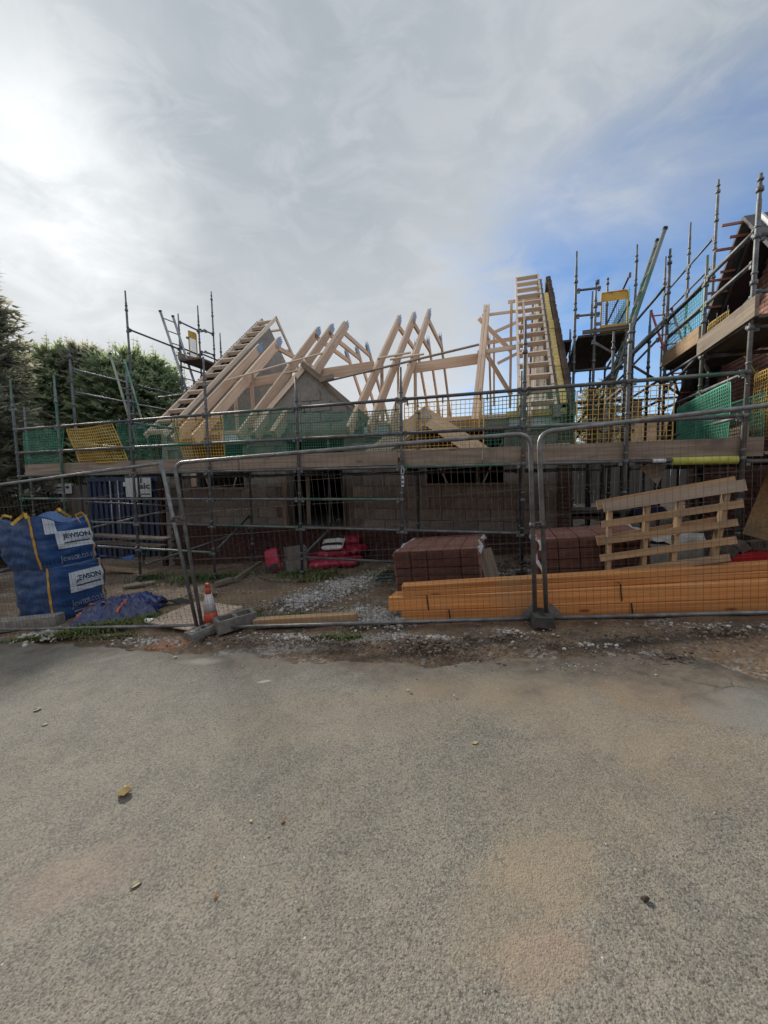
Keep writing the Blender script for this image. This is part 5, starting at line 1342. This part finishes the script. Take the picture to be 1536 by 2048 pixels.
def cement():
    specs = [(650, 1142, .10, .25, 'lowest front red cement bag of the pile'), (688, 1138, .10, -.1, 'red cement bag low at the right of the pile'), (628, 1132, .11, .6, 'red cement bag low at the left back of the pile'),
             (668, 1136, .25, .1, 'red cement bag in the middle of the pile'), (700, 1130, .27, -.3, 'red cement bag at the upper right of the pile'), (690, 1128, .42, .2, 'topmost red cement bag of the pile')]
    for k, (px, py, z, an, lab) in enumerate(specs):
        q = atg(px, py); ex, ey, ez = ground_frame(an - TH); c = V3((q.x, q.y + .2, gz(q.x) + z))
        pillow('cement_bag', lab, 'cement bag', c, ex, ey, ez, .62, .42, .20, 'redbag', k * 2.7, CG)
    q = atg(668, 1136); ex, ey, ez = ground_frame(-TH + .1); t = (ez + ey * -.75).normalized(); e2 = t.cross(ex)
    c = V3((q.x, q.y + .0, gz(q.x) + .47)); root = thing('cement_bag', 'white and black bag lying on top of the red cement bags', 'cement bag', c, CG)
    pillow('body', None, None, c, ex, e2, t, .42, .32, .10, 'whitebag', 21.0, None, root)
    for s in (-.07, .1):
        b = MB(); b.grid(lambda i, j: c + ex * (i - .5) * .40 + e2 * (s + (j - .5) * .06) + t * (.058 - .03 * abs(2 * i - 1) ** 4), 10, 2); b.build('print_band', M['black'], root)
    q = atg(543, 1149); ex = V3((.80, -.25, .5)).normalized(); c = V3((q.x, q.y + .1, gz(q.x) + .24)); ey = V3((.1, -.9, .2)).normalized(); nz_ = ex.cross(ey).normalized(); ey = nz_.cross(ex)
    root = thing('cement_bag', 'single red bag propped upright left of the grey blocks', 'cement bag', V3((q.x, q.y, gz(q.x))), CG)
    up_ = V3((-.22, .25, .94)).normalized(); sd_ = V3((.95, -.25, .25)).normalized(); nn = sd_.cross(up_).normalized(); sd_ = up_.cross(nn)
    pillow('body', None, None, c, up_, sd_, nn, .46, .30, .13, 'redbag', 31.0, None, root)
    b = MB(); b.grid(lambda i, j: c + up_ * (-.2 + .12 * j) + sd_ * (i - .5) * .28 - nn * -.068, 4, 2); b.build('print_band', M['black'], root)
cement()
for k, (z, lab) in enumerate(((.11, 'lower of two grey concrete blocks beside the single red bag'), (.33, 'upper of two grey concrete blocks beside the single red bag'))):
    q = atg(588, 1141); ex, ey, ez = ground_frame(.5); b = MB(); b.box(V3((q.x + .02 * k, q.y + .1, gz(q.x) + z)), (.40 - .02 * k, .26, .212), ex, ey, ez); tag(b.build('concrete_block', M['block']), lab, 'concrete block', 'loose concrete blocks')
b = MB(); hp = [atg(x, y) for x, y in ((514, 1148), (518, 1156), (545, 1164), (590, 1166), (612, 1160))]
b.tube([V3((p.x, p.y, gz(p.x) + .035)) for p in hp], .012, 6); tag(b.build('hose', M['greywood']), 'thin hose curling over the mud under the red bag', 'hose')
b = MB(); c = atg(782, 1168); b.tube([V3((c.x + .22 * cos(t * .5), c.y + .12 * sin(t * .5), gz(c.x) + .04 + .004 * t)) for t in range(26)], .011, 6); tag(b.build('hose', M['hose']), 'dark green hose coiled left of the nearer brick pack', 'hose')

# ------------------------------------------------------------------ brick packs
def brick_pack(label, u0, u1, v0, v1, h, zl, rows, seed):
    root = thing('brick_pack', label, 'brick pack', W(u0, v0, zl), 'packs of bricks')
    sl_ = .092; ex = (U + UP * sl_).normalized(); ey = VV; ez = ex.cross(ey).normalized()
    O = W(u0, v0, zl); L = u1 - u0; D = v1 - v0; H = h
    b = MB(); b.box(O + ex * L / 2 + ey * D / 2 + ez * (H / 2 - .006), (L - .03, D - .03, H - .02), ex, ey, ez); b.build('core', M['gapdark'], root)
    nc = round(L / .222); bl = L / nc; rh = H / rows
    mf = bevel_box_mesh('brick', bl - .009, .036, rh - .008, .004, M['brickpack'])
    rnd = random.Random(seed)
    for r in range(rows):
        for k in range(nc):
            put('brick', mf, frame(ex, ey, ez, O + ex * (k + .5) * bl + ey * (rnd.uniform(-.009, .005)) + ez * (r + .5) * rh), root)
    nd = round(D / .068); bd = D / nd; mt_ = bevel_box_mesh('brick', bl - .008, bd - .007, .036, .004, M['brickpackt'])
    for j in range(nd):
        for k in range(nc):
            put('brick', mt_, frame(ex, ey, ez, O + ex * (k + .5) * bl + ey * (j + .5) * bd + ez * (H - .013 + rnd.uniform(-.003, .003))), root)
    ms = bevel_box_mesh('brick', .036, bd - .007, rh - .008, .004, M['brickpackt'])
    for sx in (0, 1):
        for r in range(rows):
            for j in range(nd): put('brick', ms, frame(ex, ey, ez, O + ex * (sx * L) + ey * (j + .5) * bd + ez * (r + .5) * rh), root)
    for sx, dv in ((0, 1), (1, 1)):
        b = MB(); q = O + ex * (sx * L) + ez * (H + .012)
        b.grid(lambda i, j: q + ey * (D * i) + ex * ((j - .5) * .07 + .02 * sin(i * 9)) + ez * (-.05 * abs(j - .5) * 2 - (.03 if i < .05 else 0) + .012 * sin(i * 14 + j * 5)), 14, 4)
        o = b.build('shrink_wrap', M['wrap'], root); o.modifiers.new('t', 'SOLIDIFY').thickness = .003
    if seed == 2:
        b = MB(); q = O + ez * H; b.grid(lambda i, j: q + ex * (.03 * sin(j * 8)) - ez * (H * .55 * j) + ey * (-.022 - .01 * sin(j * 9)) + ex * .04 * i, 3, 10); b.build('shrink_wrap', M['wrap'], root)
brick_pack('pack of red bricks in the middle, left of the fence joint', -1.267, -.24, 4.6, 5.78, .63, .012, 6, 1)
brick_pack('pack of red bricks half hidden behind the upright pallet', .405, 1.50, 4.65, 5.50, .70, .150, 6, 2)
a = atv(968, 1098, 4.75); c = atv(992, 1180, 4.65); b = MB(); b.bar(a, c, .03, .17, U); tag(b.build('leaning_board', M['greywood']), 'grey board leaning against the right side of the middle brick pack', 'board')
for k, (x0, y0, x1, y1, lab) in enumerate(((1000, 1150, 1068, 1143, 'upper flat board on the rubble between the brick packs'), (995, 1160, 1072, 1155, 'lower flat board on the rubble between the brick packs'))):
    a = atv(x0, y0, 5.75); c = atv(x1, y1, 5.75); b = MB(); b.bar(a, c, .2, .035); tag(b.build('loose_board', M['greywood']), lab, 'board')

# ------------------------------------------------------------------ stack of orange timbers
FD = (G(4.9, 3.12) - G(.17, 4.0)); FDn = V3((FD.x, FD.y, 0)).normalized(); FDs = (FDn + UP * .083 * FDn.x).normalized(); FP = UP.cross(FDn)
TG = 'orange timbers stacked behind the fence'
def beam(label, x0, L, back, z0, z1, w, h, bow=0.0, back1=None):
    """x0: start along the stack, back: distance behind the front face at both ends, z0/z1: height of the underside at both ends"""
    O = G(.17, 4.0); n = 10; b = MB(); back1 = back if back1 is None else back1
    side = FP * w; pts = []
    for k in range(n + 1):
        t = k / n; q = O + FDn * (x0 + L * t) + FP * (back + (back1 - back) * t); q.z = gz(q.x) + z0 + (z1 - z0) * t + bow * sin(pi * t); pts.append(q)
    c = .004
    sec = [(0, c), (c, 0), (w - c, 0), (w, c), (w, h - c), (w - c, h), (c, h), (0, h - c)]
    k0 = len(b.v)
    for q in pts: b.v += [q + FP * x + UP * z for x, z in sec]
    uo = random.random() * 20; per = [0]
    for e in range(8): per.append(per[-1] + sqrt((sec[(e + 1) % 8][0] - sec[e][0]) ** 2 + (sec[(e + 1) % 8][1] - sec[e][1]) ** 2))
    for i in range(n):
        for e in range(8):
            e2 = (e + 1) % 8
            b.face((k0 + 8 * i + e, k0 + 8 * i + 8 + e, k0 + 8 * i + 8 + e2, k0 + 8 * i + e2), [(uo + L * i / n, uo + per[e]), (uo + L * (i + 1) / n, uo + per[e]), (uo + L * (i + 1) / n, uo + per[e + 1]), (uo + L * i / n, uo + per[e + 1])])
    b.face(range(k0, k0 + 8)); e = k0 + 8 * n; b.face(range(e + 7, e - 1, -1))
    return tag(b.build('timber_beam', M['orange']), label, 'timber', TG)
beam('bottom front orange timber of the stack, dark strap near its end', 0.0, 4.8, 0.0, -.005, .01, .072, .135)
beam('bottom orange timber just behind the front one', 0.04, 4.8, .08, -.005, .01, .072, .135)
beam('bottom orange timber at the back of the stack', -.02, 4.8, .16, -.005, .01, .072, .135)
beam('middle front orange timber jutting out furthest left', -.14, 4.8, .012, .132, .165, .072, .152, -.006)
beam('middle orange timber just behind the jutting one', -.12, 4.8, .09, .132, .165, .072, .152, -.006)
beam('middle orange timber at the back of the stack', -.10, 4.8, .168, .132, .160, .072, .152)
beam('lower thin orange board on top of the stack', .02, 4.7, .02, .286, .320, .16, .055, -.004, .14)
beam('topmost thin orange board of the stack', -.0, 4.7, .03, .343, .377, .15, .058, -.004, .18)
beam('thin orange board wedged in the gap at the right of the stack', 1.9, 2.9, .02, .133, .137, .07, .02)
for k, (x, z0, z1, back, lab) in enumerate(((.27, .135, .288, .006, 'black strap round the jutting middle timber'), (.50, -.005, .132, -.006, 'black strap round the left end of the bottom timber'), (2.22, .0, .14, -.006, 'black strap round the right part of the bottom timber'), (2.12, .170, .335, .004, 'black strap mark round the middle timber on the right'))):
    q = G(.17, 4.0) + FDn * x + FP * back; q.z = gz(q.x); b = MB()
    b.bar(q + UP * z0 - FP * .003 + FDn * .02, q + UP * z1 - FP * .003, .012, .004, FP); b.bar(q + UP * (z1 + .002), q + UP * (z1 + .002) + FP * .2, .012, .003); tag(b.build('packing_strap', M['black']), lab, 'strap', 'straps round the timbers')

# ------------------------------------------------------------------ pallet standing on edge
def pallet():
    BL, BR, TR, TL = atv(1207, 1154, 4.40), atv(1458, 1122, 4.44), atv(1494, 958, 4.52), atv(1209, 1003, 4.50)
    root = thing('wooden_pallet', 'wooden pallet standing on edge behind the orange timbers', 'pallet', (BL + BR) / 2)
    n = (BR - BL).cross(TL - BL).normalized()
    if n.dot(VV) > 0: n = -n
    def P(s, t): return (BL * (1 - s) + BR * s) * (1 - t) + (TL * (1 - s) + TR * s) * t
    e2 = ((TL - BL).normalized() + (TR - BR).normalized()).normalized()
    for t, wd, e in ((-.38, .066, 0), (-.17, .066, .01), (.045, .066, 0), (.255, .068, .02), (.475, .068, .0), (.70, .07, .01), (.93, .108, .0)):
        b = MB(); b.bar(P(-.01 - e, t), P(1.0 + e, t), .02, wd, e2); b.build('slat', M['greyslat' if t > .8 else 'pallet'], root)
    for s in (.05, .34, .58, .90):
        b = MB(); b.bar(P(s, -.44) - n * .055, P(s, .985) - n * .055, .04, .085, -n); b.build('stringer', M['pallet'], root)
    for t in (-.4, .48, .97):
        b = MB(); b.bar(P(-.04, t) - n * .11, P(.97, t + .03) - n * .11, .02, .10, e2); b.build('slat', M['pallet'], root)
pallet()

# ------------------------------------------------------------------ right-hand clutter
c0 = W(3.03, 6.3, .76); e1 = (U * .33 + VV * .15 + UP * .93).normalized(); nn = (-VV * .9 + UP * .25 - U * .2); nn = (nn - e1 * nn.dot(e1)).normalized(); e2 = e1.cross(nn) * -1
if e2.dot(U) < 0: e2 = -e2
b = MB(); b.prism([c0, c0 + e2 * 1.2 - e1 * .05, c0 + e2 * 1.2 + e1 * 1.25, c0 + e1 * 1.25], nn * -.018); tag(b.build('osb_sheet', M['osb']), 'tilted strand board sheet at the right edge above the red former', 'board')
b = MB(); a0 = W(2.95, 6.05, .40); b.box(a0 + U * .25 + UP * .13, (1.0, .5, .26), U, VV, UP); tag(b.build('block_stack', M['concrete']), 'low grey slab stack under the strand board sheet', 'slab')
def former():
    c = W(2.62, 5.0, gw(2.62, 5.0) + .20); root = thing('arch_former', 'red curved former ringed by dark bricks at the right edge', 'arch former', c)
    b = MB(); n = 20; R = .33
    poly = [c - U * R, ] + [c + U * R * -cos(pi * k / n) + UP * R * .62 * sin(pi * k / n) for k in range(1, n)] + [c + U * R]
    b.prism(poly, VV * .12); b.build('panel', M['red'], root)
    b = MB(); b.box(c + VV * .06 - UP * .10, (2 * R + .2, .3, .20), U, VV, UP); b.build('base_block', M['concrete'], root)
    me = bevel_box_mesh('brick', .10, .1, .10, .004, M['dkbrick'])
    for k in range(10):
        a = pi * (k + .5) / 10; d = (-U * cos(a) + UP * .7 * sin(a)).normalized(); tdir = VV.cross(d)
        put('brick', me, frame(tdir, VV, d, c + U * -cos(a) * (R + .06) + UP * (R * .62 + .06) * sin(a) + VV * .08), root)
former()
b = MB(); q = W(2.05, 5.95, .55); b.grid(lambda i, j: q + U * (i * .75 - .3) + VV * (.3 * j) + UP * (.12 + .16 * fbm(i * 2, j * 2, 1.4, 6.0) + .35 * j * (1 - j)), 22, 12); o = b.build('polythene_sheet', M['poly']); tag(o, 'crumpled clear polythene over blocks behind the pallet', 'polythene')
b = MB(); b.box(W(2.05, 6.1, .42), (.8, .4, .42), U, VV, UP); tag(b.build('block_stack', M['block']), 'grey block heap under the polythene behind the pallet', 'concrete block')
pillow('cloth_bundle', 'navy cloth bundle seen through the top of the pallet', 'cloth', W(2.0, 6.5, 1.02), U, VV, UP, .42, .3, .2, 'navycloth', 41.0)
b = MB(); b.tube([W(1.95, 5.6, 1.72), W(2.60, 5.6, 1.72)], .047, 14); tag(b.build('foam_sleeve', M['foam']), 'yellow foam sleeve on the ledger under the toe board', 'foam sleeve')
b = MB(); b.tube([W(1.74, 5.6, 1.73), W(1.88, 5.6, 1.73)], .027, 10); tag(b.build('tape_wrap', M['label']), 'white tape wound round the ledger left of the foam sleeve', 'tape')
b = MB(); b.prism([W(1.62, 5.75, 1.68), W(1.95, 5.75, 1.68), W(1.86, 5.75, 1.42)], VV * .015); tag(b.build('hanging_board', M['greywood']), 'triangular offcut hanging below the toe board at the right', 'board')
for k, (zz, lab) in enumerate(((.95, 'top sheet of the dark stack behind the pallet'), (.85, 'middle sheet of the dark stack behind the pallet'))):
    b = MB(); b.box(W(1.6, 7.6, zz), (1.2, .8, .05), U, VV, UP); tag(b.build('sheet_stack', M['darkwood']), lab, 'board')
for k, (u_, v_, lab) in enumerate(((1.15, 9.3, 'left upright prop in the dark gap between the houses'), (1.45, 9.6, 'middle upright prop in the dark gap between the houses'), (1.9, 10.2, 'right upright prop in the dark gap between the houses'))):
    b = MB(); b.tube([W(u_, v_, gw(u_, v_)), W(u_, v_, 2.5)], .03, 8); b.tube([W(u_, v_, 1.0), W(u_, v_, 1.06)], .05, 8); tag(b.build('steel_prop', M['alu']), lab, 'prop', 'upright props')
# inspection tag on the middle post
def tag_holder():
    c = W(-1.455, 5.565, 1.42); root = thing('scaffold_tag', 'white inspection tag clipped to the middle scaffold post', 'tag', c)
    b = MB(); b.box(c + UP * .10, (.035, .008, .16), U, VV, UP); b.build('card', M['label'], root)
    b = MB(); b.tube([c + UP * .25 + U * .022 * cos(k * pi / 6) + UP * .05 * sin(k * pi / 6) for k in range(12)], .006, 5, closed=True); b.build('ring', M['label'], root)
    for z in (.06, .12):
        b = MB(); b.box(c + UP * z - VV * .005, (.026, .003, .03), U, VV, UP); b.build('print_bar', M['black'], root)
tag_holder()

# ------------------------------------------------------------------ loose stones, grass and leaves
stones('gravel', 'pale gravel spread on the mud and along the fence line', [(610, 1205, .45, .42, 1700, .020), (690, 1175, .45, .55, 1700, .020), (760, 1155, .5, .5, 900, .020), (770, 1240, .40, .28, 1500, .022), (720, 1228, .25, .2, 400, .022), (875, 1283, .13, .05, 260, .016), (600, 1283, .8, .12, 450, .014), (800, 1280, .6, .12, 260, .014), (90, 1275, .4, .2, 300, .03), (1420, 1262, .6, .14, 120, .016), (1020, 1272, .4, .12, 110, .016), (1040, 1150, .5, .3, 300, .035), (1180, 1300, .6, .08, 60, .018), (300, 1290, .8, .12, 120, .022)], M['gravel'])
stones('rubble', 'brown rubble and mud crumbs along the edge of the road', [(480, 1288, .9, .14, 500, .013), (680, 1297, .9, .18, 600, .013), (880, 1303, .7, .2, 700, .013), (1100, 1298, .6, .16, 500, .012), (1280, 1285, .7, .18, 500, .012), (1450, 1270, .5, .2, 350, .014), (200, 1283, 1.0, .14, 300, .013), (1340, 1325, .3, .14, 250, .011), (900, 1325, .7, .08, 300, .009), (560, 1215, .9, .5, 250, .014), (420, 1195, .8, .4, 200, .014), (1030, 1142, .6, .4, 400, .04), (860, 1290, .5, .12, 60, .028), (1000, 1285, .5, .1, 40, .03), (500, 1295, .3, .06, 120, .018)], M['rubble'], 'rubble')
stones('grit', 'pale stone chips scattered thinly over the road', [(768, 1400, 2.6, .40, 160, .005), (500, 1345, 2.0, .2, 160, .006), (1150, 1345, 1.0, .22, 160, .006), (768, 1600, 1.8, .35, 70, .004), (768, 1850, 1.0, .25, 40, .003)], M['gravel'])
def tuft(name, label, spots, m, cat):
    rng = random.Random(len(name)); vs = []; fs = []
    for (px, py, rx, ry, n, h) in spots:
        c = atg(px, py)
        for k in range(n):
            r = abs(rng.gauss(0, .55)); a = rng.uniform(0, 2 * pi); x = c.x + r * rx * cos(a); y = c.y + r * ry * sin(a)
            d = rng.uniform(0, 2 * pi); L = h * rng.uniform(.5, 1.3); w = .006 + h * .05; lean = rng.uniform(.2, 1.0) * L; z = gz(x) + .02
            sx, sy = -sin(d) * w, cos(d) * w; k0 = len(vs)
            vs += [(x - sx, y - sy, z), (x + sx, y + sy, z), (x + cos(d) * lean * .4 + sx * .7, y + sin(d) * lean * .4 + sy * .7, z + L * .6), (x + cos(d) * lean * .4 - sx * .7, y + sin(d) * lean * .4 - sy * .7, z + L * .6), (x + cos(d) * lean, y + sin(d) * lean, z + L * .85)]
            fs += [(k0, k0 + 1, k0 + 2, k0 + 3), (k0 + 3, k0 + 2, k0 + 4)]
    me = bpy.data.meshes.new(name); me.from_pydata(vs, [], fs); me.materials.append(M[m]); o = bpy.data.objects.new(name, me); COL.objects.link(o); tag(o, label, cat, kind='stuff')
tuft('grass', 'patchy green grass between the bags and the road', [(215, 1258, .55, .22, 1500, .07), (130, 1275, .5, .10, 700, .06), (300, 1240, .3, .2, 400, .06), (390, 1255, .25, .12, 300, .05), (580, 1240, .25, .10, 350, .06), (650, 1282, .25, .06, 300, .045), (700, 1283, .2, .05, 200, .045), (640, 1158, .5, .25, 500, .10), (780, 1155, .3, .2, 250, .12), (60, 1285, .5, .06, 300, .05), (230, 1280, .4, .06, 250, .05), (500, 1232, .3, .2, 200, .05)], 'grass', 'grass')
tuft('weeds', 'dark green weeds under the scaffold by the wall', [(385, 1163, .5, .3, 500, .12), (450, 1158, .5, .3, 300, .10), (600, 1152, .6, .25, 350, .09), (300, 1160, .5, .3, 250, .1)], 'weed', 'weeds')
def road_z(p):
    u, v = p.dot(U), p.dot(VV); return gz(p.x) + .03 + .012 * fbm(u, v, 1.1, 5.5)
def leaf(label, px, py, size, ang, m, curl=.3, lobes=0):
    c = atg(px, py, .03); c.z = road_z(c); ex, ey, ez = ground_frame(ang); b = MB(); n = 14
    def P(i, j):
        t = i; y = (j - .5) * 2; wd = sin(pi * min(1, t * .98 + .01)) ** .8 * (.42 + .18 * abs(sin(lobes * pi * t)) if lobes else .26)
        return c + ex * (t - .5) * size + ey * y * wd * size + ez * (.002 + curl * size * (abs(y) ** 1.5 * .6 + .5 * (t - .5) ** 2 * abs(t)))
    b.grid(P, n, 6); o = b.build('fallen_leaf', M[m]); o.modifiers.new('t', 'SOLIDIFY').thickness = .0012; tag(o, label, 'leaf', 'fallen leaves on the road')
leaf('pale curled leaf, the largest one on the road', 250, 1589, .062, .5, 'leaf', .6, 3)
leaf('flat faded green leaf left of the road centre', 272, 1771, .042, .7, 'leafg', .15)
leaf('small orange leaf near the bottom left of the road', 431, 1796, .016, 1.2, 'leafo', .4)
leaf('small orange leaf, right one of the pair below centre', 566, 1646, .02, 1.0, 'leafo', .5)
leaf('small pale leaf, left one of the pair below centre', 502, 1644, .02, -.9, 'leaf', .3)
leaf('tiny pale leaf below the pair of small leaves', 537, 1675, .012, .3, 'leaf', .3)
leaf('thin pale leaf right of the road centre', 950, 1487, .035, .2, 'leaf', .2)
leaf('green twig-like leaf near the left edge of the road', 75, 1420, .05, .1, 'leafg', .25, 2)
leaf('thin dark leaf near the left edge, below the green one', 90, 1450, .045, .25, 'leafg', .1)
b = MB(); c = atg(1290, 1802, .03); c.z = road_z(c) + .001
b.grid(lambda i, j: c + V3((0.013 * cos(2 * pi * i) * sin(pi * j) * (1 + .3 * sin(i * 20)), .008 * sin(2 * pi * i) * sin(pi * j), .009 * cos(pi * j) + .006)), 14, 8); tag(b.build('mud_clod', M['clod']), 'dark mud clod on the road at the lower right', 'mud clod')
